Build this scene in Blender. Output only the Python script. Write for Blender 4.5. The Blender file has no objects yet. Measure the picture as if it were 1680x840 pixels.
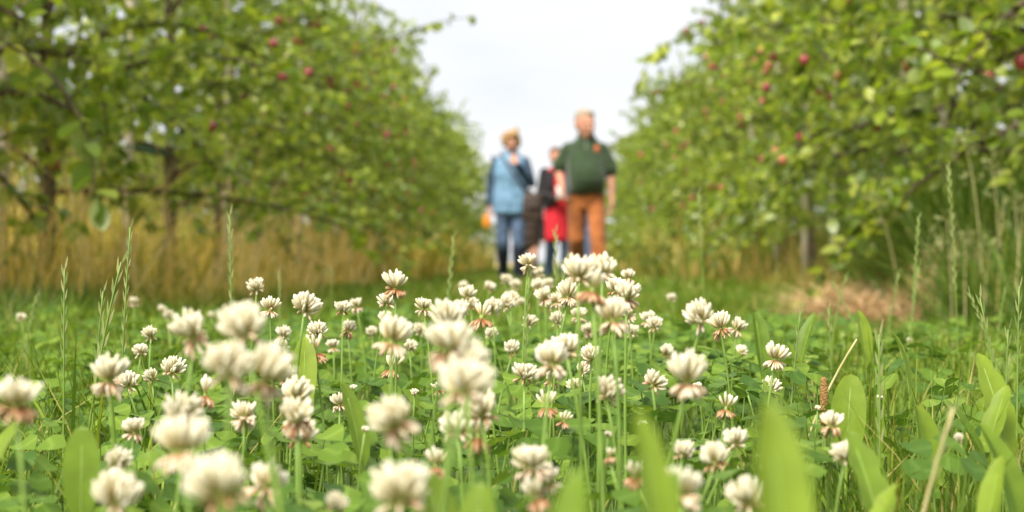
import bpy, bmesh, math, random
import numpy as np
from mathutils import Vector, Matrix, noise
from mathutils.bvhtree import BVHTree

rng = np.random.default_rng(7)
random.seed(7)
R = math.radians
scn = bpy.context.scene
COL = scn.collection

# ------------------------------------------------------------------ camera
CAM_H = 0.25
FPX = 2848.0            # focal length in photo pixels (1680 wide)
HOR, VPX = 430.0, 890.0
cam_d = bpy.data.cameras.new('camera')
cam = bpy.data.objects.new('camera', cam_d)
COL.objects.link(cam)
cam_d.sensor_width = 36.0
cam_d.lens = FPX / 1680 * 36
cam_d.clip_start = 0.02
cam_d.clip_end = 3000
cam.location = (0, 0, CAM_H)
cam.rotation_euler = (R(90) + math.atan((HOR - 420) / FPX), 0, math.atan((VPX - 840) / FPX))
cam_d.dof.use_dof = True
cam_d.dof.focus_distance = 1.42
cam_d.dof.aperture_fstop = 8.8
cam_d.dof.aperture_blades = 0
scn.camera = cam

# ------------------------------------------------------------------ light
SUN_EL, SUN_AZ = R(50), R(-150)      # high, behind and to one side of the camera
world = bpy.data.worlds.new('World')
scn.world = world
world.use_nodes = True
nt = world.node_tree
nt.nodes.clear()
out = nt.nodes.new('ShaderNodeOutputWorld')
bg = nt.nodes.new('ShaderNodeBackground')
sky = nt.nodes.new('ShaderNodeTexSky')
sky.sky_type = 'NISHITA'
sky.sun_disc = False
sky.sun_elevation = SUN_EL
sky.sun_rotation = SUN_AZ
sky.air_density = 1.0
sky.dust_density = 2.0
tc = nt.nodes.new('ShaderNodeTexCoord')
mp = nt.nodes.new('ShaderNodeMapping')
mp.inputs['Scale'].default_value = (1, 1, 2.6)
ns = nt.nodes.new('ShaderNodeTexNoise')
ns.inputs['Scale'].default_value = 5.0
ns.inputs['Detail'].default_value = 5.0
ns.inputs['Roughness'].default_value = 0.5
cr = nt.nodes.new('ShaderNodeValToRGB')        # cloud sheet: thin grey-blue to white
cr.color_ramp.elements[0].position = 0.30
cr.color_ramp.elements[0].color = (4.65, 4.82, 5.15, 1)
cr.color_ramp.elements[1].position = 0.62
cr.color_ramp.elements[1].color = (5.6, 5.65, 5.75, 1)
mix = nt.nodes.new('ShaderNodeMixRGB')
mix.inputs['Fac'].default_value = 0.93
nt.links.new(tc.outputs['Generated'], mp.inputs['Vector'])
nt.links.new(mp.outputs['Vector'], ns.inputs['Vector'])
nt.links.new(ns.outputs['Fac'], cr.inputs['Fac'])
nt.links.new(sky.outputs['Color'], mix.inputs['Color1'])
nt.links.new(cr.outputs['Color'], mix.inputs['Color2'])
nt.links.new(mix.outputs['Color'], bg.inputs['Color'])
bg.inputs['Strength'].default_value = 0.084
nt.links.new(bg.outputs['Background'], out.inputs['Surface'])

sun_d = bpy.data.lights.new('sun', 'SUN')
sun_d.energy = 3.5
sun_d.angle = R(32)
sun_d.color = (1.0, 0.93, 0.80)
sun = bpy.data.objects.new('sun', sun_d)
COL.objects.link(sun)
sd = Vector((math.sin(SUN_AZ) * math.cos(SUN_EL), math.cos(SUN_AZ) * math.cos(SUN_EL), math.sin(SUN_EL)))
sun.rotation_euler = sd.to_track_quat('Z', 'Y').to_euler()
sun.location = (0, 0, 20)

scn.view_settings.view_transform = 'Standard'
scn.view_settings.look = 'None'
scn.view_settings.gamma = 1.0
scn.view_settings.use_curve_mapping = False
scn.view_settings.exposure = 1.2
scn.cycles.use_denoising = True
scn.cycles.max_bounces = 8
scn.cycles.diffuse_bounces = 4
scn.cycles.transmission_bounces = 6

# ------------------------------------------------------------------ helpers
def P(px, py, d):
    """a point d metres along the aisle that stands where the photo shows it"""
    return np.array(((px - VPX) / FPX * d, d, CAM_H + (HOR - py) / FPX * d))

def gz(x, y):
    return 0.012 * np.sin(x * 1.7 + 0.6) * np.sin(y * 0.9) + 0.010 * np.sin(x * 0.6 + y * 0.45)

def tag(o, label=None, cat=None, group=None, kind=None):
    if label: o['label'] = label
    if cat: o['category'] = cat
    if group: o['group'] = group
    if kind: o['kind'] = kind
    return o

def empty(name, loc=(0, 0, 0), rz=0.0):
    o = bpy.data.objects.new(name, None)
    o.empty_display_size = 0.05
    COL.objects.link(o)
    o.location = loc
    o.rotation_euler = (0, 0, rz)
    return o

def link(name, mesh, mat=None, parent=None):
    if mat is not None and not mesh.materials:
        mesh.materials.append(mat)
    o = bpy.data.objects.new(name, mesh)
    COL.objects.link(o)
    if parent is not None:
        o.parent = parent
    return o

def fast_mesh(name, v, tris, t=None, smooth=True):
    v = np.asarray(v, dtype=np.float32).reshape(-1, 3)
    tris = np.asarray(tris, dtype=np.int32)
    k = tris.shape[1]
    m = bpy.data.meshes.new(name)
    m.vertices.add(len(v))
    m.vertices.foreach_set('co', v.ravel())
    m.loops.add(tris.size)
    m.loops.foreach_set('vertex_index', tris.ravel())
    m.polygons.add(len(tris))
    m.polygons.foreach_set('loop_start', np.arange(0, tris.size, k, dtype=np.int32))
    m.polygons.foreach_set('loop_total', np.full(len(tris), k, dtype=np.int32))
    m.polygons.foreach_set('use_smooth', np.full(len(tris), smooth))
    if t is not None:
        a = m.attributes.new('t', 'FLOAT', 'POINT')
        a.data.foreach_set('value', np.asarray(t, dtype=np.float32))
    m.update(calc_edges=True)
    return m

class Acc:
    """gathers triangles, then links them as one mesh"""
    def __init__(self): self.v, self.f, self.t, self.n = [], [], [], 0
    def add(self, v, f, t=None):
        v = np.asarray(v, dtype=np.float32).reshape(-1, 3)
        f = np.asarray(f, dtype=np.int32)
        self.v.append(v); self.f.append(f + self.n)
        self.t.append(np.zeros(len(v)) if t is None else np.broadcast_to(np.asarray(t, dtype=np.float32), (len(v),)))
        self.n += len(v)
    def mesh(self, name, smooth=True):
        return fast_mesh(name, np.concatenate(self.v), np.concatenate(self.f), np.concatenate(self.t), smooth)

def stamp(tv, tf, mats, locs, tt=None):
    """copies of a small template: mats (k,3,3) whose columns are the axes"""
    k, n = len(mats), len(tv)
    v = np.einsum('kij,nj->kni', mats, tv) + locs[:, None, :]
    f = (tf[None] + (np.arange(k) * n)[:, None, None]).reshape(-1, 3)
    t = None if tt is None else np.tile(tt, k)
    return v.reshape(-1, 3), f, t

def unit(a):
    a = np.asarray(a, dtype=float)
    return a / np.maximum(np.linalg.norm(a, axis=-1, keepdims=True), 1e-9)

def tube(pts, rad, sides=6, cap=True):
    pts = np.asarray(pts, float); n = len(pts)
    rad = np.broadcast_to(np.asarray(rad, float), (n,))
    tan = unit(np.gradient(pts, axis=0))
    ref = np.array((0.31, 0.87, 0.2)) if abs(tan[0][2]) > 0.5 else np.array((0.05, 0.02, 1.0))
    u = unit(np.cross(tan, ref)); w = np.cross(tan, u)
    a = np.linspace(0, 2 * np.pi, sides, endpoint=False)
    v = pts[:, None] + rad[:, None, None] * (np.cos(a)[None, :, None] * u[:, None] + np.sin(a)[None, :, None] * w[:, None])
    v = v.reshape(-1, 3); f = []
    for i in range(n - 1):
        for j in range(sides):
            a0, a1 = i * sides + j, i * sides + (j + 1) % sides
            f += [(a0, a1, a1 + sides), (a0, a1 + sides, a0 + sides)]
    if cap:
        v = np.concatenate([v, pts[:1], pts[-1:]])
        c0, c1 = n * sides, n * sides + 1
        for j in range(sides):
            f.append((c0, (j + 1) % sides, j))
            f.append((c1, (n - 1) * sides + j, (n - 1) * sides + (j + 1) % sides))
    return v, np.array(f)

def bez(p0, p1, p2, n):
    t = np.linspace(0, 1, n)[:, None]
    return (1 - t) ** 2 * np.asarray(p0) + 2 * t * (1 - t) * np.asarray(p1) + t ** 2 * np.asarray(p2)

# ------------------------------------------------------------------ materials
def new_mat(name):
    m = bpy.data.materials.new(name)
    m.use_nodes = True
    n = m.node_tree.nodes
    n.clear()
    o = n.new('ShaderNodeOutputMaterial')
    return m, n, m.node_tree.links, o

def rnd_node(n, l):
    g = n.new('ShaderNodeNewGeometry')
    oi = n.new('ShaderNodeObjectInfo')
    a = n.new('ShaderNodeMath'); a.operation = 'ADD'
    b = n.new('ShaderNodeMath'); b.operation = 'FRACT'
    l.new(g.outputs['Random Per Island'], a.inputs[0]); l.new(oi.outputs['Random'], a.inputs[1])
    l.new(a.outputs[0], b.inputs[0])
    return g, b.outputs[0]

def ramp(n, stops, interp='LINEAR'):
    r = n.new('ShaderNodeValToRGB')
    r.color_ramp.interpolation = interp
    e = r.color_ramp.elements
    while len(e) < len(stops): e.new(0.5)
    for k, (p, c) in enumerate(stops):
        e[k].position = p; e[k].color = (*c, 1)
    return r

def foliage(name, stops, back=None, patch=0.0, trans=0.35, rough=0.5, along=None, clump=0.0, spec=0.35, tcol=(1.15, 1.2, 0.6), cscale=2.3):
    """leaf material: each leaf picks its own colour; light also comes through it"""
    m, n, l, o = new_mat(name)
    g, r = rnd_node(n, l)
    cr = ramp(n, stops)
    if patch:                                   # stands of one colour: the pick leans with a slow noise over the ground
        gp = n.new('ShaderNodeNewGeometry'); pz = n.new('ShaderNodeTexNoise'); pz.inputs['Scale'].default_value = 1.1; pz.inputs['Detail'].default_value = 3
        l.new(gp.outputs['Position'], pz.inputs['Vector'])
        ma = n.new('ShaderNodeMath'); ma.operation = 'MULTIPLY_ADD'; ma.inputs[1].default_value = patch; ma.inputs[2].default_value = -0.5 * patch
        l.new(pz.outputs['Fac'], ma.inputs[0])
        mb = n.new('ShaderNodeMath'); mb.operation = 'ADD'; mb.use_clamp = True; l.new(ma.outputs[0], mb.inputs[0]); l.new(r, mb.inputs[1]); r = mb.outputs[0]
    l.new(r, cr.inputs['Fac'])
    col = cr.outputs['Color']
    if along:                                   # colour that changes from base to tip of the leaf
        at = n.new('ShaderNodeAttribute'); at.attribute_name = 't'
        ar = ramp(n, along)
        l.new(at.outputs['Fac'], ar.inputs['Fac'])
        mx = n.new('ShaderNodeMixRGB'); mx.blend_type = 'MULTIPLY'; mx.inputs['Fac'].default_value = 1
        l.new(col, mx.inputs['Color1']); l.new(ar.outputs['Color'], mx.inputs['Color2'])
        col = mx.outputs['Color']
    if clump:
        tcn = n.new('ShaderNodeNewGeometry')
        nz = n.new('ShaderNodeTexNoise'); nz.inputs['Scale'].default_value = cscale
        l.new(tcn.outputs['Position'], nz.inputs['Vector'])
        hs = n.new('ShaderNodeHueSaturation')
        mr = n.new('ShaderNodeMapRange')
        mr.inputs['From Min'].default_value = 0.3; mr.inputs['From Max'].default_value = 0.7
        mr.inputs['To Min'].default_value = 1 - clump; mr.inputs['To Max'].default_value = 1 + clump
        l.new(nz.outputs['Fac'], mr.inputs['Value']); l.new(mr.outputs['Result'], hs.inputs['Value'])
        l.new(col, hs.inputs['Color']); col = hs.outputs['Color']
    if back is not None:
        mx = n.new('ShaderNodeMixRGB'); mx.inputs['Color2'].default_value = (*back, 1)
        mm = n.new('ShaderNodeMath'); mm.operation = 'MULTIPLY'; mm.inputs[1].default_value = 0.65
        l.new(g.outputs['Backfacing'], mm.inputs[0]); l.new(mm.outputs[0], mx.inputs['Fac'])
        l.new(col, mx.inputs['Color1']); scol = mx.outputs['Color']
    else:
        scol = col
    p = n.new('ShaderNodeBsdfPrincipled')
    p.inputs['Roughness'].default_value = rough
    p.inputs['Specular IOR Level'].default_value = spec
    l.new(scol, p.inputs['Base Color'])
    tr = n.new('ShaderNodeBsdfTranslucent')
    tm = n.new('ShaderNodeMixRGB'); tm.blend_type = 'MULTIPLY'; tm.inputs['Fac'].default_value = 1
    tm.inputs['Color2'].default_value = (*tcol, 1)
    l.new(col, tm.inputs['Color1']); l.new(tm.outputs['Color'], tr.inputs['Color'])
    ms = n.new('ShaderNodeMixShader'); ms.inputs['Fac'].default_value = trans
    l.new(p.outputs[0], ms.inputs[1]); l.new(tr.outputs[0], ms.inputs[2])
    l.new(ms.outputs[0], o.inputs['Surface'])
    return m

def solid(name, c1, c2=None, scale=20.0, rough=0.8, bump=0.0, spec=0.3, stretch=None, sheen=0.0, subsurf=0.0):
    m, n, l, o = new_mat(name)
    p = n.new('ShaderNodeBsdfPrincipled')
    p.inputs['Roughness'].default_value = rough
    p.inputs['Specular IOR Level'].default_value = spec
    if sheen: p.inputs['Sheen Weight'].default_value = sheen
    if subsurf:
        p.inputs['Subsurface Weight'].default_value = subsurf
        p.inputs['Subsurface Radius'].default_value = (0.008, 0.004, 0.002)
    tcn = n.new('ShaderNodeTexCoord')
    mpn = n.new('ShaderNodeMapping')
    if stretch: mpn.inputs['Scale'].default_value = stretch
    nz = n.new('ShaderNodeTexNoise')
    nz.inputs['Scale'].default_value = scale; nz.inputs['Detail'].default_value = 5
    l.new(tcn.outputs['Object'], mpn.inputs['Vector']); l.new(mpn.outputs['Vector'], nz.inputs['Vector'])
    c2 = c2 or tuple(x * 0.75 for x in c1)
    cr = ramp(n, [(0.35, c2), (0.65, c1)])
    l.new(nz.outputs['Fac'], cr.inputs['Fac']); l.new(cr.outputs['Color'], p.inputs['Base Color'])
    if bump:
        b = n.new('ShaderNodeBump'); b.inputs['Strength'].default_value = bump; b.inputs['Distance'].default_value = 0.01
        l.new(nz.outputs['Fac'], b.inputs['Height']); l.new(b.outputs['Normal'], p.inputs['Normal'])
    l.new(p.outputs[0], o.inputs['Surface'])
    return m

M = {}
M['apple_leaf'] = foliage('apple_leaf', [(0.0, (0.105, 0.175, 0.015)), (0.3, (0.185, 0.275, 0.021)), (0.65, (0.29, 0.375, 0.034)), (1.0, (0.46, 0.50, 0.085))],
                          back=(0.30, 0.38, 0.17), trans=0.48, rough=0.36, clump=0.2, spec=0.6, tcol=(1.2, 1.25, 0.5))
M['grass'] = foliage('grass', [(0.0, (0.065, 0.130, 0.013)), (0.5, (0.13, 0.215, 0.017)), (0.86, (0.21, 0.295, 0.028)), (0.93, (0.38, 0.34, 0.10)), (1.0, (0.47, 0.39, 0.16))],
                     trans=0.38, rough=0.5, clump=0.16, tcol=(1.25, 1.2, 0.5), spec=0.2)
M['deep_grass'] = foliage('deep_grass', [(0.0, (0.055, 0.11, 0.014)), (0.6, (0.095, 0.165, 0.018)), (0.9, (0.16, 0.23, 0.026)), (1.0, (0.38, 0.32, 0.10))],
                          trans=0.35, rough=0.5)
M['dry_grass'] = foliage('dry_grass', [(0.0, (0.16, 0.23, 0.03)), (0.36, (0.28, 0.32, 0.05)), (0.50, (0.62, 0.48, 0.10)), (0.85, (0.80, 0.60, 0.16)), (1.0, (0.82, 0.67, 0.29))],
                         trans=0.46, rough=0.6, clump=0.25, tcol=(1.15, 1.05, 0.7), patch=2.2)
M['mixed_grass'] = foliage('mixed_grass', [(0.0, (0.11, 0.18, 0.02)), (0.45, (0.20, 0.27, 0.035)), (0.65, (0.44, 0.36, 0.09)), (1.0, (0.58, 0.44, 0.16))],
                           trans=0.40, rough=0.6, clump=0.16, tcol=(1.15, 1.05, 0.7), patch=1.8)
M['hay'] = foliage('hay', [(0.0, (0.36, 0.23, 0.11)), (0.5, (0.54, 0.37, 0.20)), (0.88, (0.66, 0.49, 0.29)), (1.0, (0.30, 0.32, 0.10))], trans=0.25, rough=0.7, tcol=(1, 1, 0.9))
M['clover_leaf'] = foliage('clover_leaf', [(0.0, (0.055, 0.120, 0.018)), (0.5, (0.105, 0.190, 0.022)), (0.85, (0.15, 0.24, 0.027)), (1.0, (0.18, 0.27, 0.037))],
                           back=(0.14, 0.23, 0.09), trans=0.32, rough=0.5, spec=0.18,
                           along=[(0.0, (0.9, 0.95, 0.9)), (0.42, (1, 1, 1)), (0.55, (1.35, 1.25, 1.6)), (0.68, (1, 1, 1)), (1.0, (0.95, 0.95, 0.9))])
M['clover_stalk'] = solid('clover_stalk', (0.19, 0.30, 0.05), (0.13, 0.22, 0.035), 40, 0.5, spec=0.4)
M['broad_leaf'] = foliage('broad_leaf', [(0.0, (0.13, 0.22, 0.020)), (0.5, (0.18, 0.275, 0.024)), (1.0, (0.24, 0.33, 0.03))], back=(0.18, 0.30, 0.09), trans=0.4, rough=0.42, spec=0.4, clump=0.14, cscale=70.0)
M['rib'] = solid('rib', (0.26, 0.38, 0.09), (0.20, 0.32, 0.06), 60, 0.5)
M['floret'] = foliage('floret', [(0.0, (0.80, 0.74, 0.55)), (0.6, (0.84, 0.80, 0.67)), (1.0, (0.85, 0.82, 0.72))], trans=0.28, rough=0.6, spec=0.2, tcol=(1.0, 0.99, 0.9),
                      along=[(0.0, (0.42, 0.55, 0.16)), (0.22, (0.58, 0.56, 0.28)), (0.36, (0.86, 0.76, 0.48)), (0.58, (0.97, 0.95, 0.84)), (1.0, (1, 1, 1))])
M['pink_floret'] = foliage('pink_floret', [(0.0, (0.72, 0.54, 0.38)), (0.3, (0.79, 0.68, 0.53)), (1.0, (0.83, 0.77, 0.65))], trans=0.28, rough=0.6, spec=0.2, tcol=(1.0, 0.95, 0.85),
                           along=[(0.0, (0.45, 0.42, 0.18)), (0.3, (0.72, 0.50, 0.34)), (0.6, (0.95, 0.88, 0.78)), (1.0, (1, 1, 1))])
M['brown_floret'] = foliage('brown_floret', [(0.0, (0.46, 0.24, 0.12)), (0.4, (0.60, 0.40, 0.25)), (1.0, (0.76, 0.62, 0.45))], trans=0.25, rough=0.75, spec=0.15, tcol=(1.0, 0.92, 0.78),
                            along=[(0.0, (0.45, 0.40, 0.2)), (0.35, (0.62, 0.42, 0.28)), (0.75, (0.95, 0.88, 0.8)), (1.0, (1, 1, 1))])
M['seed_head'] = foliage('seed_head', [(0.0, (0.13, 0.20, 0.05)), (0.6, (0.22, 0.27, 0.09)), (1.0, (0.36, 0.35, 0.16))], trans=0.25, rough=0.6)
M['pale_seed'] = foliage('pale_seed', [(0.0, (0.22, 0.27, 0.09)), (1.0, (0.40, 0.40, 0.18))], trans=0.3, rough=0.6)
M['straw'] = solid('straw', (0.50, 0.42, 0.22), (0.36, 0.34, 0.14), 30, 0.7)
M['spike'] = solid('spike', (0.42, 0.24, 0.08), (0.24, 0.13, 0.05), 700, 0.9, bump=0.6)
M['bark'] = solid('bark', (0.125, 0.09, 0.06), (0.045, 0.034, 0.026), 30, 0.9, 0.8, stretch=(1, 1, 0.3))
M['stake'] = solid('stake', (0.50, 0.45, 0.36), (0.33, 0.28, 0.21), 9, 0.85, 0.4, stretch=(5, 5, 0.5))
M['tie'] = solid('tie', (0.02, 0.10, 0.06), None, 30, 0.6)
def apple_mat():
    m, n, l, o = new_mat('apple_skin')
    p = n.new('ShaderNodeBsdfPrincipled'); p.inputs['Roughness'].default_value = 0.35
    tcn = n.new('ShaderNodeTexCoord'); nz = n.new('ShaderNodeTexNoise'); nz.inputs['Scale'].default_value = 14
    oi = n.new('ShaderNodeObjectInfo'); ad = n.new('ShaderNodeMath'); ad.operation = 'ADD'
    mu = n.new('ShaderNodeMath'); mu.operation = 'MULTIPLY'; mu.inputs[1].default_value = 0.55
    l.new(tcn.outputs['Object'], nz.inputs['Vector']); l.new(oi.outputs['Random'], mu.inputs[0])
    l.new(nz.outputs['Fac'], ad.inputs[0]); l.new(mu.outputs[0], ad.inputs[1])
    r = ramp(n, [(0.40, (0.32, 0.30, 0.06)), (0.52, (0.42, 0.17, 0.08)), (0.64, (0.38, 0.065, 0.06)), (0.98, (0.26, 0.04, 0.05))])
    l.new(ad.outputs[0], r.inputs['Fac']); l.new(r.outputs['Color'], p.inputs['Base Color']); l.new(p.outputs[0], o.inputs['Surface'])
    return m
M['apple'] = apple_mat()

def ground_mat():
    m, n, l, o = new_mat('ground_soil')
    p = n.new('ShaderNodeBsdfPrincipled'); p.inputs['Roughness'].default_value = 0.95
    g = n.new('ShaderNodeNewGeometry')
    nz = n.new('ShaderNodeTexNoise'); nz.inputs['Scale'].default_value = 1.4; nz.inputs['Detail'].default_value = 6
    l.new(g.outputs['Position'], nz.inputs['Vector'])
    r = ramp(n, [(0.3, (0.05, 0.075, 0.02)), (0.5, (0.075, 0.12, 0.025)), (0.7, (0.12, 0.13, 0.04))])
    # straw thatch under and beyond the tree rows, added to bounce light up
    sx_ = n.new('ShaderNodeSeparateXYZ'); l.new(g.outputs['Position'], sx_.inputs[0])
    ab = n.new('ShaderNodeMath'); ab.operation = 'ABSOLUTE'; l.new(sx_.outputs['X'], ab.inputs[0])
    wob = n.new('ShaderNodeMath'); wob.operation = 'MULTIPLY_ADD'; wob.inputs[1].default_value = 1.2; l.new(nz.outputs['Fac'], wob.inputs[0]); l.new(ab.outputs[0], wob.inputs[2])
    mr = n.new('ShaderNodeMapRange'); mr.inputs['From Min'].default_value = 1.9; mr.inputs['From Max'].default_value = 2.6; l.new(wob.outputs[0], mr.inputs['Value'])
    th = n.new('ShaderNodeMixRGB'); th.inputs['Color2'].default_value = (0.46, 0.36, 0.14, 1); l.new(mr.outputs['Result'], th.inputs['Fac']); l.new(r.outputs['Color'], th.inputs['Color1'])
    nf = n.new('ShaderNodeTexNoise'); nf.inputs['Scale'].default_value = 60
    l.new(g.outputs['Position'], nf.inputs['Vector'])
    b = n.new('ShaderNodeBump'); b.inputs['Strength'].default_value = 0.8; b.inputs['Distance'].default_value = 0.02
    l.new(nf.outputs['Fac'], b.inputs['Height']); l.new(b.outputs['Normal'], p.inputs['Normal'])
    l.new(nz.outputs['Fac'], r.inputs['Fac']); l.new(th.outputs['Color'], p.inputs['Base Color']); l.new(p.outputs[0], o.inputs['Surface'])
    return m
M['ground'] = ground_mat()

# ------------------------------------------------------------------ ground
def axis(lo, hi, step, far):
    a = np.arange(lo, hi + 1e-6, step); e, s = [], step
    x = 0.0
    while x < far:
        s *= 1.35; x += s; e.append(x)
    e = np.array(e)
    return np.concatenate([lo - e[::-1], a, hi + e])
gx, gy = axis(-10, 10, 0.4, 1500), axis(-2, 50, 0.4, 1500)
GX, GY = np.meshgrid(gx, gy)
vv = np.stack([GX, GY, gz(GX, GY)], -1).reshape(-1, 3)
nx = len(gx)
ii, jj = np.meshgrid(np.arange(nx - 1), np.arange(len(gy) - 1))
a0 = (jj * nx + ii).ravel()
ground = link('ground', fast_mesh('ground', vv, np.stack([a0, a0 + 1, a0 + nx + 1, a0 + nx], -1)), M['ground'])
tag(ground, 'green orchard ground running down the aisle between the tree rows', 'ground', kind='structure')

# ------------------------------------------------------------------ grass
def blades(x, y, h, w, lean, curl=0.6, z0=None, az=None):
    """grass blades that taper and bow over"""
    k = len(x)
    az = rng.uniform(0, 2 * np.pi, k) if az is None else az
    face = az + np.pi / 2 + rng.normal(0, 0.5, k)
    base = np.stack([x, y, gz(x, y) - 0.01 if z0 is None else z0], -1)
    d = np.stack([np.cos(az), np.sin(az), np.zeros(k)], -1)
    s = np.stack([np.cos(face), np.sin(face), np.zeros(k)], -1)
    tv = [0, 0.36, 0.72, 1.0]; wd = [0.8, 1.0, 0.7, 0]
    up = np.array((0, 0, 1.0))
    V = []
    for t, ww in zip(tv, wd):
        c = base + (h * t * (1 - 0.35 * lean * t * curl))[:, None] * up + (h * lean * (t * (1 - curl) + curl * t * t))[:, None] * d
        if ww: V += [c - s * (w * ww / 2)[:, None], c + s * (w * ww / 2)[:, None]]
        else: V.append(c)
    V = np.stack(V, 1)
    T = np.array([(0, 1, 3), (0, 3, 2), (2, 3, 5), (2, 5, 4), (4, 5, 6)])
    F = (T[None] + (np.arange(k) * 7)[:, None, None]).reshape(-1, 3)
    return V.reshape(-1, 3), F

def cone_scatter(n, d0, d1, side=0.34, extra=0.35, power=1.0):
    y = d0 + (d1 - d0) * rng.random(n) ** power
    x = (rng.random(n) * 2 - 1) * (side * y + extra)
    return x, y

def pn(x, y, s, o=0.0):
    return np.array([noise.noise((a * s + o, b * s, o)) for a, b in zip(x, y)])

A = Acc()
# among the clover, sparse; thick to the sides
x, y = cone_scatter(15000, 0.55, 4.2, power=0.8)
u = x / y
keep = rng.random(len(x)) < np.where(u > 0.13, 1.0, np.where(u < -0.2, 0.7, 0.22))
x, y, u = x[keep], y[keep], u[keep]
h = rng.uniform(0.07, 0.16, len(x)) * np.where(y < 1.0, 0.85, 1.0)
h = h * np.where((u < -0.2) & (y > 1.3), 1.35, 1.0)
A.add(*blades(x, y, h, rng.uniform(0.0018, 0.0042, len(x)), rng.uniform(0.1, 1.0, len(x))))
x, y = cone_scatter(5200, 0.75, 2.8, power=0.8)
k = (x / y > 0.12) | ((x / y < -0.22) & (y > 1.2)); x, y = x[k], y[k]
A.add(*blades(x, y, rng.uniform(0.09, 0.19, len(x)), rng.uniform(0.0012, 0.0026, len(x)), rng.uniform(0.05, 0.7, len(x))))
# mid aisle
x, y = cone_scatter(26000, 3.6, 12, power=0.9)
k = (np.abs(x) < 2.3) & ~((x > 0.72) & (x < 1.7) & (y > 5.2) & (y < 7.2) & (rng.random(len(x)) < 0.62)); x, y = x[k], y[k]
A.add(*blades(x, y, rng.uniform(0.07, 0.15, len(x)), rng.uniform(0.004, 0.008, len(x)), rng.uniform(0.2, 1.1, len(x))))
y = rng.uniform(11, 46, 26000); x = rng.uniform(-2.2, 2.2, len(y))
A.add(*blades(x, y, rng.uniform(0.07, 0.15, len(x)), rng.uniform(0.008, 0.018, len(x)), rng.uniform(0.2, 1.1, len(x))))
tag(link('grass', A.mesh('grass'), M['grass']), 'short green grass covering the aisle between the tree rows', 'grass', kind='stuff')

def row_grass(name, label, side, mat, n, hmin, hmax, xin, xout):
    A = Acc()
    y = 4.2 + 42 * rng.random(n) ** 1.5
    x = side * rng.uniform(xin, xout, n)
    den = pn(x, y, 0.9, 3.0 + side) + 0.35
    k = rng.random(n) < np.clip(den * 1.9, 0.10, 1); x, y = x[k], y[k]
    k = np.abs(x) - xin > 0.55 * (pn(x, y, 0.8, 20.0) + 0.35) - 0.1; x, y = x[k], y[k]
    edge = np.clip((np.abs(x) - xin) / 1.15, 0.12, 1)
    h = rng.uniform(hmin, hmax, len(x)) * edge * (0.8 + 0.9 * np.clip(pn(x, y, 0.9, 9.0), -0.55, 0.5))
    if side < 0: h = h * np.where(y < 13, 1.12, 1.0)
    w = rng.uniform(0.0035, 0.007, len(x)) * (1 + y / 18)
    A.add(*blades(x, y, h, w, np.where(rng.random(len(x)) < 0.15, rng.uniform(0.9, 1.9, len(x)), rng.uniform(0.05, 0.8, len(x))), curl=0.7))
    y = rng.uniform(17, 49, 6500); x = side * rng.uniform(1.3, 4.2, len(y))
    A.add(*blades(x, y, rng.uniform(0.35, 1.0, len(x)), rng.uniform(0.02, 0.045, len(x)), rng.uniform(0.1, 0.8, len(x)), curl=0.75))
    # beyond the row
    y = 5 + 45 * rng.random(n // 2); x = side * rng.uniform(xout, 12, len(y))
    A.add(*blades(x, y, rng.uniform(0.55, 1.15, len(x)), rng.uniform(0.016, 0.030, len(x)), rng.uniform(0.1, 0.8, len(x)), curl=0.75))
    tag(link(name, A.mesh(name), mat), label, 'grass', kind='stuff')
row_grass('dry_grass', 'tall golden dry grass standing under the row of trees beside the grey stakes', -1, M['dry_grass'], 21000, 0.32, 1.0, 1.25, 3.9)
row_grass('rough_grass', 'mixed green and straw coloured rough grass under the trees behind the hay', 1, M['mixed_grass'], 27000, 0.22, 0.62, 1.3, 3.9)

# long bleached stalks arching out of the golden grass
A = Acc(); n = 420
y = 6.5 + 12 * rng.random(n) ** 1.3; x = -(1.5 + 1.1 * rng.random(n))
A.add(*blades(x, y, rng.uniform(0.45, 1.15, n), rng.uniform(0.006, 0.011, n), np.where(rng.random(n) < 0.45, rng.uniform(0.8, 1.9, n), rng.uniform(0.1, 0.6, n)), curl=0.6))
M['bleached'] = foliage('bleached', [(0.0, (0.66, 0.46, 0.14)), (1.0, (0.84, 0.68, 0.36))], trans=0.4, rough=0.6, tcol=(1.05, 1.0, 0.8))
tag(link('bleached_stalks', A.mesh('bleached_stalks'), M['bleached']), 'long bleached straw stalks arching out of the golden dry grass', 'grass', kind='stuff')

# dark lush tuft against the right row
A = Acc()
n = 6500
y = rng.normal(8.4, 0.8, n); x = 1.68 + 0.07 * (y - 8) + np.abs(rng.normal(0, 0.45, n))
A.add(*blades(x, y, rng.uniform(0.35, 0.95, n), rng.uniform(0.007, 0.014, n), rng.uniform(0.1, 1.0, n), curl=0.85))
tag(link('tall_grass', A.mesh('tall_grass'), M['deep_grass']), 'dense dark green tall grass leaning under the apple branches behind the hay', 'grass', kind='stuff')

# greener fringe in front of the golden grass
A = Acc()
n = 6000
y = 2.2 + 6 * rng.random(n) ** 1.2; x = -(0.55 + 0.16 * y) - np.abs(rng.normal(0, 0.35, n))
A.add(*blades(x, y, rng.uniform(0.08, 0.21, n), rng.uniform(0.004, 0.008, n), rng.uniform(0.15, 0.9, n)))
tag(link('lush_grass', A.mesh('lush_grass'), M['deep_grass']), 'longer dark green grass along the foot of the golden dry grass', 'grass', kind='stuff')

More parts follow.
